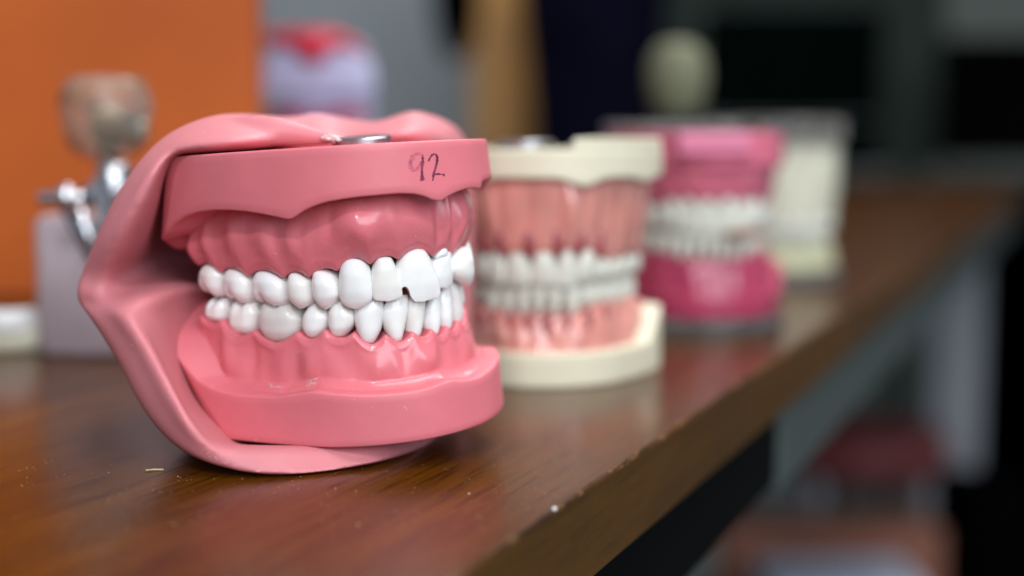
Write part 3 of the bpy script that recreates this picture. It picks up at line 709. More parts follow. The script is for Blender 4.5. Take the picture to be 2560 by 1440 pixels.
# --- rubber cheek: rows of (photo x, y, distance) across the rim, closed loop round the mouth
CH = [
 # B (back outer)      S (silhouette)     C (crest)          M                  I                 D (inside)
 [(1090,1050,378), (1112,1082,356), (1100,1078,350), (1085,1070,348), (1070,1060,350), (1050,1010,358)],
 [(1000,1110,368), (1010,1138,326), (995,1128,321), (980,1115,319), (965,1098,321), (950,1080,345)],
 [(860,1140,356), (860,1172,312), (841,1162,311), (825,1142,312), (815,1112,316), (830,1100,340)],
 [(760,1150,349), (700,1187,308), (688,1168,306), (680,1142,307), (690,1113,312), (740,1100,338)],
 [(640,1140,347), (570,1171,309), (556,1149,305), (548,1125,305), (560,1108,311), (640,1090,338)],
 [(540,1100,350), (450, 1124, 313), (462, 1088,304), (478, 1054,302.5), (512, 1076,312), (600,1045,342)],
 [(460,1010,354), (362, 1030, 320), (396, 988,309), (430, 965,307), (456, 1001,318), (520, 960,345)],
 [(400, 900,358), (296, 905,326), (336, 876,315.5), (374, 862,313), (416, 892,323), (490, 850,345)],
 [(340, 800,360), (232, 800,330), (268, 790,321), (318, 785,316.5), (392, 792,324), (470, 750,340)],
 [(320, 755,362), (201, 755,333), (225, 760,328), (300,757,321), (380, 738,322), (470, 715,338)],
 [(315, 725,362), (197, 728,334), (222,731,326), (285,733,328), (350,708,337), (440, 685,358)],
 [(320, 690,362), (206, 690,333), (228, 692,328), (270, 690,327), (330, 675,342), (430, 645,366)],
 [(340, 600,358), (237, 610,330), (265, 605,320), (310, 610,320), (360, 615,334), (425, 600,362)],
 [(380, 510,358), (282, 508,328), (318, 510,316), (355, 515,315), (390, 525,326), (430, 520,352)],
 [(420, 430,358), (330, 430,329), (365, 432,315), (390, 438,314), (407, 450,322), (440, 440,345)],
 [(470, 370,360), (384, 365,331), (410, 375,318), (425, 388,316), (435, 392,322), (470, 400,340)],
 [(540, 330,362), (455, 316,333), (468, 335,320), (470, 368,314), (478, 385,320), (520, 400,338)],
 [(620, 320,364), (560, 283,335), (560, 310,322), (560, 352,313), (570, 378,318), (600, 395,335)],
 [(700, 320,368), (660, 294,342), (655, 315,328), (655, 345,317), (660, 370,322), (680, 385,335)],
 [(760, 320,374), (735, 294,354), (735, 310,344), (735, 335,334), (745, 355,334), (750, 375,342)],
 [(800, 320,382), (785, 281,368), (785, 300,360), (785, 325,352), (790, 345,350), (790, 370,352)],
 [(860, 325,384), (845, 296,370), (845, 312,364), (845, 330,358), (850, 345,356), (850, 370,358)],
 [(930, 330,384), (920, 308,368), (920, 318,362), (920, 332,356), (925, 345,356), (925, 370,358)],
 [(1000, 325,386), (975, 294,370), (975, 310,362), (975, 330,355), (980, 345,354), (985, 370,358)],
 [(1060, 325,388), (1035, 277,374), (1035, 298,364), (1030, 325,356), (1035, 345,356), (1035, 370,360)],
 [(1120, 345,392), (1095, 296,378), (1090, 315,368), (1080, 335,362), (1075, 350,362), (1070, 380,365)],
 [(1150, 400,396), (1150, 338,384), (1140, 350,376), (1125, 365,370), (1110, 380,370), (1100, 420,372)],
 [(1160, 560,400), (1178, 500,392), (1168, 500,384), (1155, 510,380), (1140, 520,380), (1110, 540,382)],
 [(1160, 750,400), (1176, 740,394), (1165, 740,388), (1150, 740,384), (1135, 740,384), (1110, 740,386)],
 [(1140, 930,396), (1160, 940,382), (1150, 935,372), (1135, 925,368), (1115, 915,370), (1090, 900,374)],
]
G = np.array([[un(*c) for c in r] for r in CH])                    # nu x 6 x 3
bc = un(760, 740, 398); bi = un(760, 740, 392)
cen_b = un(720, 740, 408); cen_i = un(720, 740, 392)
for r in G: r[0] += [0, 5, 0]
Bx = G[:, :1] * .45 + cen_b * .55; Ix = G[:, -1:] * .45 + cen_i * .55
G = np.concatenate([Bx, G, Ix], 1)
Gu = np.stack([crm(G[:, j], 6, True) for j in range(G.shape[1])], 1)
Gf = np.stack([crm(Gu[i], 5) for i in range(len(Gu))], 0)
Gf = smooth_arr(Gf, 3, True)
nu, nv = Gf.shape[:2]
V = Gf.reshape(-1, 3); Fc = grid_faces(nu, nv, cu=True)
kb, ki = len(V), len(V) + 1; V = np.vstack([V, [cen_b + [0, 1.5, 0]], [cen_i - [0, 1.5, 0]]])
for i in range(nu):
    j = (i + 1) % nu; Fc.append((kb, i * nv, j * nv)); Fc.append((ki, j * nv + nv - 1, i * nv + nv - 1))
fl = [((520, 318, 330), 1.2), ((580, 322, 328), 2.3), ((640, 324, 326), 3.0), ((700, 330, 325), 2.9), ((750, 337, 326), 2.4), ((795, 343, 327), 1.8), ((826, 347, 328), 1.3), ((842, 350, 328), .8)]
fp = crm([un(*a) for a, r in fl], 5); rr = crm([[r, 0] for a, r in fl], 5)[:, 0]
V, Fc = join((V, Fc), tube(fp, rr * 1.2, 18))
cheek = mk('rubber_cheek', V, Fc, M['cheek'], typ)
sub = cheek.modifiers.new('remesh', 'REMESH'); sub.mode = 'VOXEL'; sub.voxel_size = .00075; sub.use_smooth_shade = True
sm = cheek.modifiers.new('smooth', 'SMOOTH'); sm.iterations = 20; sm.factor = .6
# metal disc on top
dc = None
def on_top(px, py, z):
    o = np.array([0, 0, H]); d = ray(px, py); Rt = MAIN.R.T; oo = Rt @ (o - MAIN.T); dd = Rt @ d
    return oo, dd
p0 = MAIN([[-27, 3, 35]])[0]
def find_disc():
    best = None
    for a in np.arange(-45, 0, .5):
        for b in np.arange(-20, 20, .5):
            P = MAIN([[a, b, topz((a, b)) + 1.]])[0]; q = proj([P])[0]; e_ = abs(q[0] - 905) + .6 * abs(P[1] - 331)
            if best is None or e_ < best[0]: best = (e_, a, b)
    return best[1:]
da, db = find_disc()
up_ax = MAIN.R[:, 2]
c0 = MAIN([[da, db, float(topz((da, db))) - .1]])[0]
V, Fc = cyl(c0, c0 + up_ax * 2.3, 6.9, 48, .35)
mk('metal_disc', V, Fc, M['steel'], typ, smooth=False)
V, Fc = [], []
for k in range(9):
    a = un(818 + k * 3.5 + rng.uniform(-2, 2), 346 + rng.uniform(-4, 3), 324.5); b = a + [rng.uniform(.6, 2.2), rng.uniform(-1.0, .2), rng.uniform(-.9, .1)]
    v, f = tube([a - [1.2, 0, -.3], a, b], [.45, .35, .08], 6); V, Fc = join((V, Fc), (v, f))
mk('adhesive_scrap', V, Fc, M['adhesive'], typ, kind='stuff')
# glue flakes and scraps left on the gums and the ledge
def bvh_of(o):
    bpy.context.view_layer.update()
    Vw = [np.array(o.matrix_world @ v.co) / MM for v in o.data.vertices]
    return BVHTree.FromPolygons([tuple(v) for v in Vw], [tuple(p.vertices) for p in o.data.polygons])
blist = [bvh_of(o) for o in typ.children if o.name.split('.')[0] in ('lower_base', 'lower_gum', 'upper_gum', 'upper_base', 'rubber_cheek')]
V, Fc = [], []
def flake(px, py, L, ang, r):
    best = None
    for b_ in blist:
        h_ = b_.ray_cast(Vector((0, 0, H)), Vector(ray(px, py)))
        if h_[0] is not None and (best is None or h_[3] < best[1]): best = (np.array(h_[0]), h_[3])
    if best is None: return
    global V, Fc
    p_ = best[0] - ray(px, py) * .12; dx = np.array([math.cos(ang), -.1, math.sin(ang)]) * L / 2
    v, f = tube([p_ - dx, p_ - dx * .2 + rng.normal(0, .08, 3), p_ + dx * .5 + rng.normal(0, .08, 3), p_ + dx], [r * .3, r, r * .8, r * .2], 5); V, Fc = join((V, Fc), (v, f))
for q in range(16): flake(775 + rng.uniform(-18, 24), 955 + rng.uniform(-12, 10), rng.uniform(.5, 2.0), rng.uniform(-.3, 1.1), rng.uniform(.04, .09))
for q in range(9): flake(690 + rng.uniform(-20, 20), 964 + rng.uniform(-6, 6), rng.uniform(.3, 1.2), rng.uniform(-.3, .3), rng.uniform(.05, .1))
for px, py in ((689, 633), (568, 672), (560, 655), (926, 673), (929, 662), (895, 520), (905, 500), (870, 505), (760, 535), (828, 680), (1085, 655), (1040, 590), (745, 880), (680, 905), (1010, 1018), (1015, 1022), (930, 1020), (640, 1100), (530, 965), (885, 1000), (520, 1133), (524, 1142), (545, 1136), (541, 1144), (289, 537), (300, 700), (510, 330), (420, 560), (330, 860)):
    flake(px, py, rng.uniform(.3, 1.1), rng.uniform(-1.5, 1.5), rng.uniform(.03, .07))
mk('glue_flake', V, Fc, M['adhesive'], typ, kind='stuff')
# handwriting
bpy.context.view_layer.update(); dg = bpy.context.evaluated_depsgraph_get()
def bvh_of(o):
    Vw = [np.array(o.matrix_world @ v.co) / MM for v in o.data.vertices]
    return BVHTree.FromPolygons([tuple(v) for v in Vw], [tuple(p.vertices) for p in o.data.polygons])
bv = bvh_of(up_plate)
def on_surf(px, py, b=bv):
    h_ = b.ray_cast(Vector((0, 0, H)), Vector(ray(px, py)))
    return (np.array(h_[0]), np.array(h_[1])) if h_[0] is not None else (None, None)
def stroke(pxs, wd, mat, name, n=6, lift=.02):
    pts = crm([(x, y) for x, y in pxs], n); wd = np.interp(np.linspace(0, 1, len(pts)), np.linspace(0, 1, len(wd)), wd)
    Pw, Nw = [], []
    for x, y in pts:
        a, b = on_surf(x, y)
        if a is None: continue
        Pw.append(a); Nw.append(b)
    Pw, Nw = np.array(Pw), np.array(Nw); t = np.gradient(Pw, axis=0); V = []; wd = wd[:len(Pw)]
    for i, (p_, n_, t_) in enumerate(zip(Pw, Nw, t)):
        if np.dot(n_, [0, -1, 0]) < 0: n_ = -n_
        s_ = np.cross(n_, t_); s_ /= np.linalg.norm(s_) + 1e-9; ww = wd[i] * (1 + .35 * rng.normal()) * .5
        ww = max(ww, .05)
        V += [p_ + s_ * ww - n_ * .05, p_ + s_ * ww * .8 + n_ * lift, p_ - s_ * ww * .8 + n_ * lift, p_ - s_ * ww - n_ * .05]
    m = len(Pw); Fc = grid_faces(m, 4, cv=True) + [(0, 1, 2, 3), tuple(range(4 * m - 4, 4 * m))]
    return V, Fc
num = thing  # (kept as parts of the plate)
nine_loop = stroke([(1058, 388), (1046, 384), (1035, 389), (1027, 403), (1027, 418), (1035, 425), (1046, 418), (1054, 405)], [v_ * 1.35 for v_ in [.5, .6, .6, .75, .6, .5]], M['ink_faint'], 'a')
nine_stem = stroke([(1056, 388), (1057, 402), (1055, 417), (1055, 432), (1056, 449)], [v_ * 1.35 for v_ in [.5, .6, .55, .55, .7]], M['ink'], 'b')
dot = stroke([(1055, 446), (1056, 449), (1057, 452)], [.7, 1.2, .7], M['ink'], 'c')
two_a = stroke([(1071, 403), (1078, 390), (1087, 385), (1093, 393), (1092, 407), (1088, 422), (1084, 436), (1082, 452)], [v_ * 1.35 for v_ in [.35, .4, .45, .5, .6, .5, .42, .3]], M['ink'], 'd')
two_b = stroke([(1084, 437), (1094, 435), (1104, 436), (1112, 438)], [v_ * 1.35 for v_ in [.4, .42, .42, .55]], M['ink'], 'e')
mk('inked_digit', *nine_loop, M['ink_faint'], up_plate, smooth=False)
v = join(nine_stem, dot); mk('inked_digit', *v, M['ink'], up_plate, smooth=False)
v = join(two_a, two_b); mk('inked_digit', *v, M['ink'], up_plate, smooth=False)

# ================================================================== the other models on the desk
def simple_typodont(name, label, pose, ztop, zbot, mats, upper_rim, lower_rim, cross=6., teeth_h=(9.5, 9.0), root=.9, wall=1.5, back=-50., clear=None, lower_back=-50., extra=None):
    A = Au; B = Al
    l0 = pose([[-22, 0, zbot]])[0]
    t = thing(name, label, 'dental model', (l0[0], l0[1], 0), group='dental models in a row on the desk')
    n = 200
    ol = outline(A, cross, back, 8, n); si = np.where(np.arange(n) > n / 2, np.arange(n) - n, np.arange(n)) / (n / 2)
    zr = np.array([upper_rim(q) for q in si]); plate(pose, ol, ztop, ol, zr, -1, mats['ub'], t, 'upper_base', inner_z=zr + .6)
    ol2 = outline(B, cross + 1, lower_back, 8, n)
    zr2 = np.array([lower_rim(q) for q in si]); plate(pose, ol2, zbot, ol2, zr2, 1, mats['lb'], t, 'lower_base', inner_z=zr2 * 0 + zr2.min() if clear else zr2 + .2)
    kinds = ['incisor', 'incisor', 'canine', 'premolar', 'premolar', 'molar', 'molar']
    kl = ['low_incisor', 'low_incisor', 'low_canine', 'premolar', 'premolar', 'molar', 'molar']
    wu = [8.4, 6.6, 7.6, 6.9, 6.7, 9.6, 9.0]; wl = [5.2, 5.8, 6.8, 7.0, 7.1, 10.2, 9.4]
    U = []; L_ = []
    for sg in (-1, 1):
        q = 0
        for k, w_ in zip(kinds, wu): U.append((sg * (q + w_ / 2), w_, teeth_h[0] - (0 if k in ('incisor', 'canine') else 2.0) + rng.uniform(-.4, .4), rng.uniform(-.5, .3), k)); q += w_
        q = 0
        for k, w_ in zip(kl, wl): L_.append((sg * (q + w_ / 2), w_, -teeth_h[1] + (0 if 'low' in k else 1.4) + rng.uniform(-.4, .4), 1.4 + rng.uniform(-.3, .3), k)); q += w_
    U.sort(); L_.sort()
    for s, w_, zn, zt, k in U: place_tooth(pose, A, s, zn, zt, k, w_ * .99, mats['t'], t, nz=16, na=20)
    for s, w_, zn, zt, k in L_: place_tooth(pose, B, s, zn, zt, k, w_ * .99, mats['t'], t, o=-.8, nz=16, na=20)
    lu = ledge(A, ol, zr, .8); ll = ledge(B, ol2, zr2, 0.)
    gum(pose, A, [u[:3] for u in U], lu, -1, mats['ug'], t, 'upper_gum', U[0][0] - 7, U[-1][0] + 7, pap=2.2, mo=-.3, wall=wall, root=root, seed=11, nn=240, flare=1.2)
    gum(pose, B, [u[:3] for u in L_], ll, 1, mats['lg'], t, 'lower_gum', L_[0][0] - 7, L_[-1][0] + 7, pap=2.2, mo=.1, wall=wall, root=root, seed=12, nn=240, flare=1.5)
    return t, U, L_, A, B

# second model: cream plates, peach gums
near2 = unz(1450, 985, 0)
HD2 = math.radians(-101)
P2 = Pose(HD2, 0, 0, (0, 0, 0), 1.0)
zb2 = -29.5; zt2 = 43.0
T2 = un(1322, 720, 416); P2.T = np.array([T2[0], T2[1] + 0, -zb2])
def ur2(q): 
    return 31.5 - 2.2 * math.exp(-((abs(q) - .17) / .05) ** 2) - 1.5 * math.exp(-((abs(q) - .47) / .07) ** 2) - (0 if abs(q) < .7 else 0)
def lr2(q):
    return -19.5 + (10 * min(1, max(0, (abs(q) - .50) / .10)) if abs(q) > .5 else 0)
t2, U2, L2, A2, B2 = simple_typodont('dental_model', 'dental model with cream base plates and shiny peach gums, second in the row', P2, zt2 - 3.2, zb2,
    dict(ub=M['cream'], lb=M['cream'], t=M['tooth2'], ug=M['peach'], lg=M['peach']), ur2, lr2, cross=5.5, teeth_h=(10.5, 9.5), wall=2.2, lower_back=-48, root=1.5)
# raised rear part of the upper plate
pl = outline(Arch(AU), 5.3, -49, 7, 160); pl = pl[pl[:, 1] > 13]; pl = pl[np.argsort(np.arctan2(pl[:, 1] - 22, pl[:, 0] + 24))]
V, Fc = prism(pl, zt2 - 3.4, zt2, .6); mk('raised_heel', P2(np.array(V)), Fc, M['cream'], t2, smooth=False)
V, Fc = cyl(P2([[-14, -4, zt2 - 3.3]])[0], P2([[-14, -4, zt2 - .6]])[0], 9, 36, .3); mk('metal_disc', V, Fc, M['steel'], t2, smooth=False)
V, Fc = cyl(P2([[-6, 14, zt2 - 3.3]])[0], P2([[-6, 14, zt2 - 1]])[0], 3, 24, .3); mk('screw', V, Fc, M['chrome'], t2, smooth=False)
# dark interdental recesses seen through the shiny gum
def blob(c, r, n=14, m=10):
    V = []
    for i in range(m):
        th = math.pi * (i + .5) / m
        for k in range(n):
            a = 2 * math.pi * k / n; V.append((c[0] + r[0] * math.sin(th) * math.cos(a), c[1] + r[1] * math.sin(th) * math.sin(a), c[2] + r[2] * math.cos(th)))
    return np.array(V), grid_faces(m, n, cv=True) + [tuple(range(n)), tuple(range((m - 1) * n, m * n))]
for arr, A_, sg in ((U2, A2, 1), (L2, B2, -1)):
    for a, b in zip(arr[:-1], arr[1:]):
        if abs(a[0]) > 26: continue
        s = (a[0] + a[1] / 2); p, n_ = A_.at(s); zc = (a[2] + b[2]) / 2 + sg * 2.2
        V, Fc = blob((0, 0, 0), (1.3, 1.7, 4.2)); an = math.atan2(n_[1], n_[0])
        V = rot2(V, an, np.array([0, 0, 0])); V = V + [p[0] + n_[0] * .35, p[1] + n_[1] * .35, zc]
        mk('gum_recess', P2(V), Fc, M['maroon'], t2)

# third model: rose and magenta, clear base
P3 = Pose(math.radians(-84), 0, 0, (0, 0, 0), 1.0)
T3 = un(1782, 720, 535); zb3 = -38.
P3.T = np.array([T3[0], T3[1] - 12, -zb3])
t3, U3, L3, A3, B3 = simple_typodont('dental_model', 'dental model with magenta lower gum on a clear acrylic base, third in the row', P3, 37, -31.5,
    dict(ub=M['rose'], lb=M['magenta'], t=M['tooth2'], ug=M['rose'], lg=M['magenta']), lambda q: 24., lambda q: -23. + (9 if abs(q) > .55 else 0), cross=5.6, teeth_h=(13, 11), wall=2.4, lower_back=-47, back=-48)
ob = outline(Arch(AL), 7.5, -50, 8, 120); V, Fc = prism(ob, -38, -31.8, .6); mk('clear_base', P3(np.array(V)), Fc, M['clear'], t3, smooth=False)
ob = outline(Arch(AU), 6.0, -50, 8, 120); V, Fc = prism(ob, 37.3, 40.5, .5); mk('clear_cover', P3(np.array(V)), Fc, M['clear'], t3, smooth=False)
V, Fc = box(-3, 8.2, -17, 10, 28.5, 36.5, 1); mk('pale_slab', P3(np.array(V)), Fc, M['lilac_pink'], t3, smooth=False)
V, Fc = blob((1.2, 10, -.2), (2.5, 8, 1.6)); mk('tongue_tip', P3(V), Fc, M['orange_brown'], t3)

# fourth model: colourless and ivory, farthest
def row_teeth(parent, cx, cy, z, dirn, cnt, mat, r=15., w_=5.2, h_=7., down=False, a0=-1.2, a1=1.2):
    for k in range(cnt):
        a = -math.pi / 2 + a0 + (a1 - a0) * k / (cnt - 1)
        V, Fc = tooth_mesh('premolar' if abs(k - cnt / 2) > 3 else 'incisor', w_, h_, nz=12, na=16)
        V = V * [1, .7, -1 if down else 1]; V = rot2(V, a - math.pi / 2, np.array([0, 0, 0])) + [cx + r * math.cos(a), cy + r * math.sin(a), z]
        mk('tooth', V, Fc, mat, parent)
P4 = Pose(math.radians(-80), 0, 0, (0, 0, 0), 1.06)
T4 = un(2000, 720, 700); zb4 = -24.
P4.T = np.array([T4[0], T4[1], -zb4 * 1.06])
t4, U4, L4, A4, B4 = simple_typodont('dental_model', 'colourless and ivory dental model with a clear grey top plate, farthest in the row', P4, 53, zb4,
    dict(ub=M['cloudy'], lb=M['cloudy'], t=M['tooth2'], ug=M['ivory_clear'], lg=M['ivory_green']), lambda q: 42., lambda q: -16., cross=4.0, teeth_h=(9, 8), wall=1.5, lower_back=-50, back=-50)
for yy in (-26, 26):
    V, Fc = cyl(P4([[-46, yy, -16]])[0], P4([[-46, yy, 42]])[0], 3.2, 20); mk('hinge_post', V, Fc, M['ivory'], t4)
# giant tooth on a stem behind
k5 = un(1692, 345, 800)
tk5 = thing('tooth_model', 'pale green ivory knob shaped tooth model on a grey stem', 'tooth model', (k5[0], k5[1], 0))
r5 = 16
V, Fc = lathe((k5[0], k5[1], 0), [(22, 0), (22, 3), (20, 5), (10, 8), (9.5, 60), (11, 78), (12, 86)], 32); mk('stem', V, Fc, M['dark_frame'], tk5)
V, Fc = lathe((k5[0], k5[1], 0), [(11, 84), (14, 90), (r5, 98), (r5 + 1, 106), (r5, 114), (13, 121), (9, 125), (4, 126.5)], 32)
V = np.array(V); an = np.arctan2(V[:, 1] - k5[1], V[:, 0] - k5[0]); sc_ = 1 + .06 * np.cos(4 * an) * np.clip((V[:, 2] - 100) / 20, 0, 1)
V[:, 0] = k5[0] + (V[:, 0] - k5[0]) * sc_; V[:, 1] = k5[1] + (V[:, 1] - k5[1]) * sc_
mk('crown', V, Fc, M['knob'], tk5)

# ================================================================== left background on the desk
a0 = unz(165, 897, 0)
art = thing('articulator', 'chrome articulator on a grey pink plaster block behind the rubber cheek', 'articulator', a0)
bx = unz(165, 893, 0); yb = bx[1]
k = yb / F
xl, xr = un(78, 720, yb)[0], un(420, 720, yb)[0]
pts = [(xl, yb + 3), (xl + 3, yb), (xr - 4, yb - 6), (xr, yb - 3), (xr, yb + 42), (xl, yb + 42)]
V, Fc = prism(pts, 0, 47, 2.2); mk('plaster_block', V, Fc, M['plaster'], art)
da_ = yb - 22
def seg(name, a, b, r, mat, par=art, n=24, bev=.5):
    V, Fc = cyl(un(*a), un(*b), r, n, bev); return mk(name, V, Fc, mat, par)
seg('pin', (96, 496, da_), (330, 490, da_ + 6), 2.3, M['chrome'])
seg('nut', (150, 492, da_), (182, 491, da_), 4.3, M['chrome'], n=6)
seg('collar', (205, 492, da_), (236, 491, da_ + 1), 3.4, M['dark_steel'])
seg('arm', (165, 520, da_ + 4), (235, 650, da_ + 6), 1.8, M['dark_steel'])
seg('arm', (198, 520, da_ - 2), (240, 640, da_ - 2), 1.4, M['chrome'])
V, Fc = prism([(0, 0), (4, 0), (4, 2), (0, 2)], 0, 1)
b0, b1 = un(238, 450, da_ - 8), un(285, 610, da_ - 6)
V = []
for p_ in (b0, b1):
    for dx, dy in ((-1.8, -1), (2.2, -1), (2.2, 1), (-1.8, 1)): V.append(p_ + [dx, dy, 0])
mk('blade', V, grid_faces(2, 4, cv=True) + [(0, 1, 2, 3), (4, 5, 6, 7)], M['chrome'], art, smooth=False)
seg('barrel', (285, 412, da_ + 8), (290, 520, da_ + 8), 5.8, M['steel'])
# clear display cup with ivory tooth, standing on the barrel
cu = un(268, 405, da_ + 34)
cup = thing('display_cup', 'clear acrylic cup holding an ivory tooth above the chrome articulator', 'display cup', cu)
sc_ = (da_ + 34) / F
Rr = 108 * sc_
prof = [(3.5, 0), (Rr * .55, 1.5), (Rr * .88, 4.5), (Rr * .98, 10), (Rr, 18), (Rr * .95, 24), (Rr * .8, 27), (Rr * .74, 26.5), (Rr * .88, 23), (Rr * .92, 18), (Rr * .9, 10), (Rr * .78, 6), (Rr * .4, 3.5), (2, 3.2)]
V, Fc = lathe(cu, [(a, b * 1.05) for a, b in prof], 40); mk('cup', V, Fc, M['frosted'], cup)
V = []; th = np.linspace(0, 2 * math.pi, 40)
v, f = tube([cu + [Rr * .96 * math.cos(a), Rr * .96 * math.sin(a), 16 + 7 * math.sin(a * 2)] for a in th], 1.2, 8); mk('rim_ring', v, f, M['frosted'], cup)
V, Fc = lathe(cu + [1, 0, 0], [(2.5, 2), (5, 6), (6.5, 11), (6, 15), (3.5, 18), (1, 19)], 24); mk('ivory_tooth', V, Fc, M['ivory'], cup)
V, Fc = lathe(cu + [10, -3, 2], [(1.5, 4), (4, 7), (4.5, 11), (3, 14), (.8, 15)], 20); mk('ivory_tooth', V, Fc, M['ivory'], cup)
V, Fc = blob(cu + [-4, 2, 20], (4.5, 4, 2.6)); mk('red_wax', V, Fc, M['maroon'], cup)
V, Fc = cyl(cu + [0, 0, -14], cu + [0, 0, 1], 3.2, 20); mk('cup_stem', V, Fc, M['steel'], cup)
# loose cream denture at far left
ld = unz(28, 890, 0)
lt = thing('loose_denture', 'small cream row of loose teeth lying at the left edge of the desk', 'denture', ld)
V, Fc = lathe((0, 0, 0), [(12, 0), (14, 2), (14, 7), (11, 10)], 36); V = np.array(V) * [1, .6, 1] + [ld[0] - 4, ld[1] + 14, 0]; mk('denture_base', V, Fc, M['ivory'], lt)
row_teeth(lt, ld[0] - 4, ld[1] + 14, 7, 1, 9, M['tooth'], r=10.5, h_=8, w_=5.2)

# ================================================================== orange panel, big demonstration teeth
op = unz(325, 745, 0)
V, Fc = box(op[0] - 190, un(648, 720, op[1])[0], op[1], op[1] + 18, 0.3, 420, 1.2)
tag(mk('upright_board', V, Fc, M['orange'], None, smooth=False, origin=(op[0] - 60, op[1] + 9, 0)), 'orange wooden board standing upright on the desk behind the articulator', 'board')
bt = un(775, 345, 800); yb_ = bt[1]
big = thing('demonstration_teeth', 'oversized pair of white front teeth between red and maroon gums', 'teeth model', (bt[0], bt[1], 0))
s5 = yb_ / F
def bx2(x): return un(x, 720, yb_)[0]
def bz2(y): return un(900, y, yb_)[2] + 0
zt_, zu_, zw_, zl_ = un(800, 70, yb_)[2], un(800, 140, yb_)[2], un(800, 265, yb_)[2], un(800, 345, yb_)[2]
x0, x1 = bx2(668), bx2(930)
pro = [(x0, 0), (x0, 1)]
def curved(x0, x1, z0f, z1f, y, th_, n=24):
    V = []
    for i in range(n + 1):
        t = i / n; x = x0 + (x1 - x0) * t; yy = y + 6 * (2 * t - 1) ** 2
        for zz, dy in ((z0f(t), 0), (z1f(t), 0), (z1f(t), th_), (z0f(t), th_)): V.append((x, yy + dy, zz))
    return V, grid_faces(n + 1, 4, cv=True) + [(0, 1, 2, 3), tuple(range(4 * n, 4 * n + 4))]
gt = lambda t: zt_ - 2 - 16 * max(0, (t - .62) / .38) ** 2
gb = lambda t: zu_ + 5 + (-11 * math.exp(-((t - .45) / .13) ** 2)) - 6 * max(0, (t - .75) / .25)
V, Fc = curved(x0, x1, gb, gt, yb_, 22); mk('upper_gum', V, Fc, M['red_print'], big)
for c_, w2 in ((.24, .58), (.72, .62)):
    cx = x0 + (x1 - x0) * c_; V, Fc = tooth_mesh('incisor', (x1 - x0) * w2, zu_ - zw_ + 4, nz=20, na=28)
    V = V * [1, 1.6, -1] + [cx, yb_ + 2, zu_ + 10]; V[:, 1] = yb_ + 4 - (V[:, 1] - yb_ - 2)
    mk('front_tooth', V, Fc, M['lav_white'], big)
V, Fc = curved(x0 + 2, x1 - 4, lambda t: zl_ - 60, lambda t: zw_ - 3 + 2 * math.sin(t * 9), yb_ - 12, 40); mk('lower_gum', V, Fc, M['maroon2'], big)
V, Fc = box(x0 + 5, x1 - 5, yb_ + 4, yb_ + 50, 0, zl_ - 60.5, 2); mk('stand', V, Fc, M['grey_frame'], big, smooth=False)
V, Fc = box(x0 + 8, x1 - 2, yb_ + 12, yb_ + 40, zl_ - 60, zt_ - 14, 2); mk('back_board', V, Fc, M['lav_white'], big, smooth=False)

# ================================================================== far room things
def slab(name, px0, px1, py0, py1, d, depth, mat, label=None, cat=None, parent=None, bev=6, group=None, to_floor=False):
    a = un(px0, py1, d); b = un(px1, py0, d); z0 = FLZ if to_floor else min(a[2], b[2])
    V, Fc = box(a[0], b[0], d, d + depth, z0, b[2], bev)
    if parent is None:
        return tag(mk(name, V, Fc, mat, None, smooth=False, origin=((a[0] + b[0]) / 2, d + depth / 2, z0)), label, cat, group)
    return mk(name, V, Fc, mat, parent, smooth=False)
slab('wooden_post', 1180, 1345, -260, 345, 2500, 90, M['ochre'], 'ochre wooden post rising behind the models', 'post', to_floor=True)
# person in a dark jacket, simplified to a coat on a stand, and bag
c = un(1480, 345, 2300)
V, Fc = lathe((c[0], c[1], 0), [(60, -240), (92, -200), (98, 0), (96, 90), (104, 190), (112, 260), (118, 330), (100, 420), (40, 470)], 40)
V = np.array(V); an = np.arctan2(V[:, 1] - c[1], V[:, 0] - c[0]); q = 1 + .05 * np.cos(7 * an) + .03 * np.cos(11 * an + 1)
V[:, 0] = c[0] + (V[:, 0] - c[0]) * q * 1.0; V[:, 1] = c[1] + (V[:, 1] - c[1]) * q * .6
coat = thing('navy_figure', 'dark navy figure beside the ochre post, built as a coat on a stand', 'figure', (c[0], c[1], FLZ))
mk('figure_body', V, Fc, M['navy'], coat)
V, Fc = cyl((c[0], c[1] + 30, FLZ), (c[0], c[1] + 30, 500), 14, 20); mk('stand_pole', V, Fc, M['black'], coat)
V, Fc = cyl((c[0], c[1] + 30, FLZ), (c[0], c[1] + 30, FLZ + 20), 160, 30); mk('stand_foot', V, Fc, M['black'], coat)
c = un(1135, 60, 2440)
V, Fc = blob((c[0] + 4, c[1], c[2] + 55), (42, 30, 120), 24, 18)
bag = mk('shoulder_bag', V, Fc, M['black'], None, origin=(c[0], c[1], c[2])); tag(bag, 'black bag hanging on the left side of the ochre post', 'bag')
# boards
b = thing('display_board', 'wide green black board in a grey green frame', 'board', un(1970, 345, 2700))
slab('board_panel', 1745, 2195, 22, 300, 2700, 20, M['green_black'], parent=b)
slab('frame', 1640, 1742, -60, 420, 2695, 30, M['dark_frame'], parent=b); slab('frame', 2198, 2345, -60, 420, 2695, 30, M['dark_frame'], parent=b)
slab('frame', 1746, 2194, -60, 18, 2695, 30, M['dark_frame'], parent=b); slab('frame', 1746, 2194, 304, 420, 2695, 30, M['green_black'], parent=b)
slab('leg', 1660, 1720, 424, 600, 2700, 20, M['dark_frame'], parent=b, to_floor=True); slab('leg', 2230, 2300, 424, 600, 2700, 20, M['dark_frame'], parent=b, to_floor=True)
slab('monitor_screen', 2350, 2760, 95, 400, 2400, 40, M['black'], 'black screen at the right edge of the room', 'screen', bev=14)
slab('low_cabinet', 2120, 3000, 440, 900, 3000, 200, M['part'], 'low dark grey green cabinet beyond the far end of the desk', 'cabinet', to_floor=True)
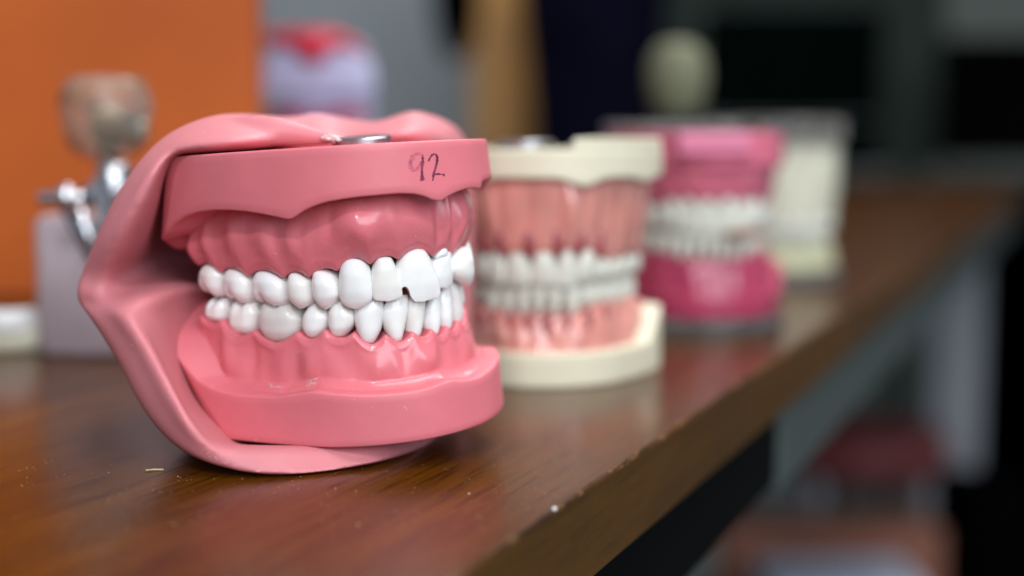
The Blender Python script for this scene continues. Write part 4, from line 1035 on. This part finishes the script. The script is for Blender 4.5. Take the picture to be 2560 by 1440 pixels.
slab('partition', 2352, 3100, -300, 430, 3000, 30, M['part'], 'dark grey partition behind the black screen', 'partition', to_floor=True)
# things on the floor to the right
st = thing('stool', 'dark red stool with a light grey frame beside the desk', 'stool', (un(2180, 1100, 1900)[0], 1900, FLZ))
sx_, sz_ = un(2180, 1100, 1900)[0], un(2180, 1090, 1900)[2]
V, Fc = lathe((sx_, 1920, sz_), [(90, -60), (110, -50), (114, -20), (108, 0), (80, 8), (20, 10)], 40); mk('seat', V, Fc, M['dark_red'], st)
for dx, dy in ((-70, -60), (70, -60), (-70, 60), (70, 60)):
    V, Fc = cyl((sx_ + dx, 1920 + dy, sz_ - 55), (sx_ + dx * 1.4, 1920 + dy * 1.4, FLZ), 11, 16); mk('leg', V, Fc, M['grey_paint'], st)
slab('grey_post', 2340, 2450, 560, 900, 2200, 50, M['grey_paint'], 'light grey upright post to the right of the desk', 'post', to_floor=True)
slab('waste_bin', 2450, 2700, 1270, 1700, 1700, 200, M['black'], 'black waste bin at the lower right', 'bin', bev=20, to_floor=True)
p1 = un(2110, 1425, 1500)
V, Fc = box(p1[0] - 85, p1[0] + 75, p1[1] - 60, p1[1] + 50, p1[2] - 120, p1[2], 8)
tag(mk('paper_stack', V, Fc, M['paper'], None, smooth=False, origin=p1), 'stack of bluish white paper below the desk edge', 'paper')
p1_ = un(2000, 1330, 1620)
V, Fc = box(p1_[0] - 90, p1_[0] + 160, p1_[1] - 20, p1_[1] + 60, p1_[2] - 200, p1_[2] + 8, 6)
tag(mk('wooden_crate', V, Fc, M['orange_brown'], None, smooth=False, origin=p1_), 'orange brown wooden crate between the stool and the paper stack', 'crate')

# ================================================================== dust and scratches on the desk
V, Fc = [], []
def speck(x, y, r, flat=.35):
    n = 6; k = len(V)
    a0_ = random.random() * 6
    pts_ = [(x + r * random.uniform(.6, 1.2) * math.cos(a0_ + 2 * math.pi * i / n), y + r * random.uniform(.6, 1.2) * math.sin(a0_ + 2 * math.pi * i / n)) for i in range(n)]
    for a, b_ in pts_: V.append((a, b_, .004))
    V.append((x, y, r * flat + .02))
    for i in range(n): Fc.append((k + i, k + (i + 1) % n, k + n))
for i in range(800):
    px = random.uniform(-40, 1500); py = random.uniform(1150, 1470) if random.random() < .8 else random.uniform(950, 1200)
    q = unz(px, py, 0); d = np.dot(q[:2] - pA[:2], en)
    if d < 1.5: continue
    speck(q[0], q[1], random.choice([.05, .06, .07, .08, .1, .12, .15]))
for px, py, r in ((757, 1340, .0), (1173, 1234, .32), (895, 1311, .3), (445, 1191, .28), (437, 1312, .3), (890, 1228, .18), (1113, 1233, .12), (1240, 1232, .12)):
    if r: q = unz(px, py, 0); speck(q[0], q[1], r)
mk('dust', V, Fc, M['dust'], None, smooth=False, kind='stuff')['label'] = 'pale dust specks scattered on the desk top'
a = unz(364, 1176, .25); b = unz(409, 1174, .25)
V, Fc = tube([a, (a + b) / 2 + [0, .3, .05], b], .22, 6)
tag(mk('splinter', V, Fc, M['dust'], None), 'short pale splinter lying on the desk left of the rubber cheek', 'splinter')
q = unz(1386, 1277, 0); V, Fc = blob((q[0], q[1] + .3, .3), (.5, .4, .45), 8, 6)
tag(mk('crumb', V, Fc, M['dustw'], None), 'small white crumb on the near edge of the desk', 'crumb')
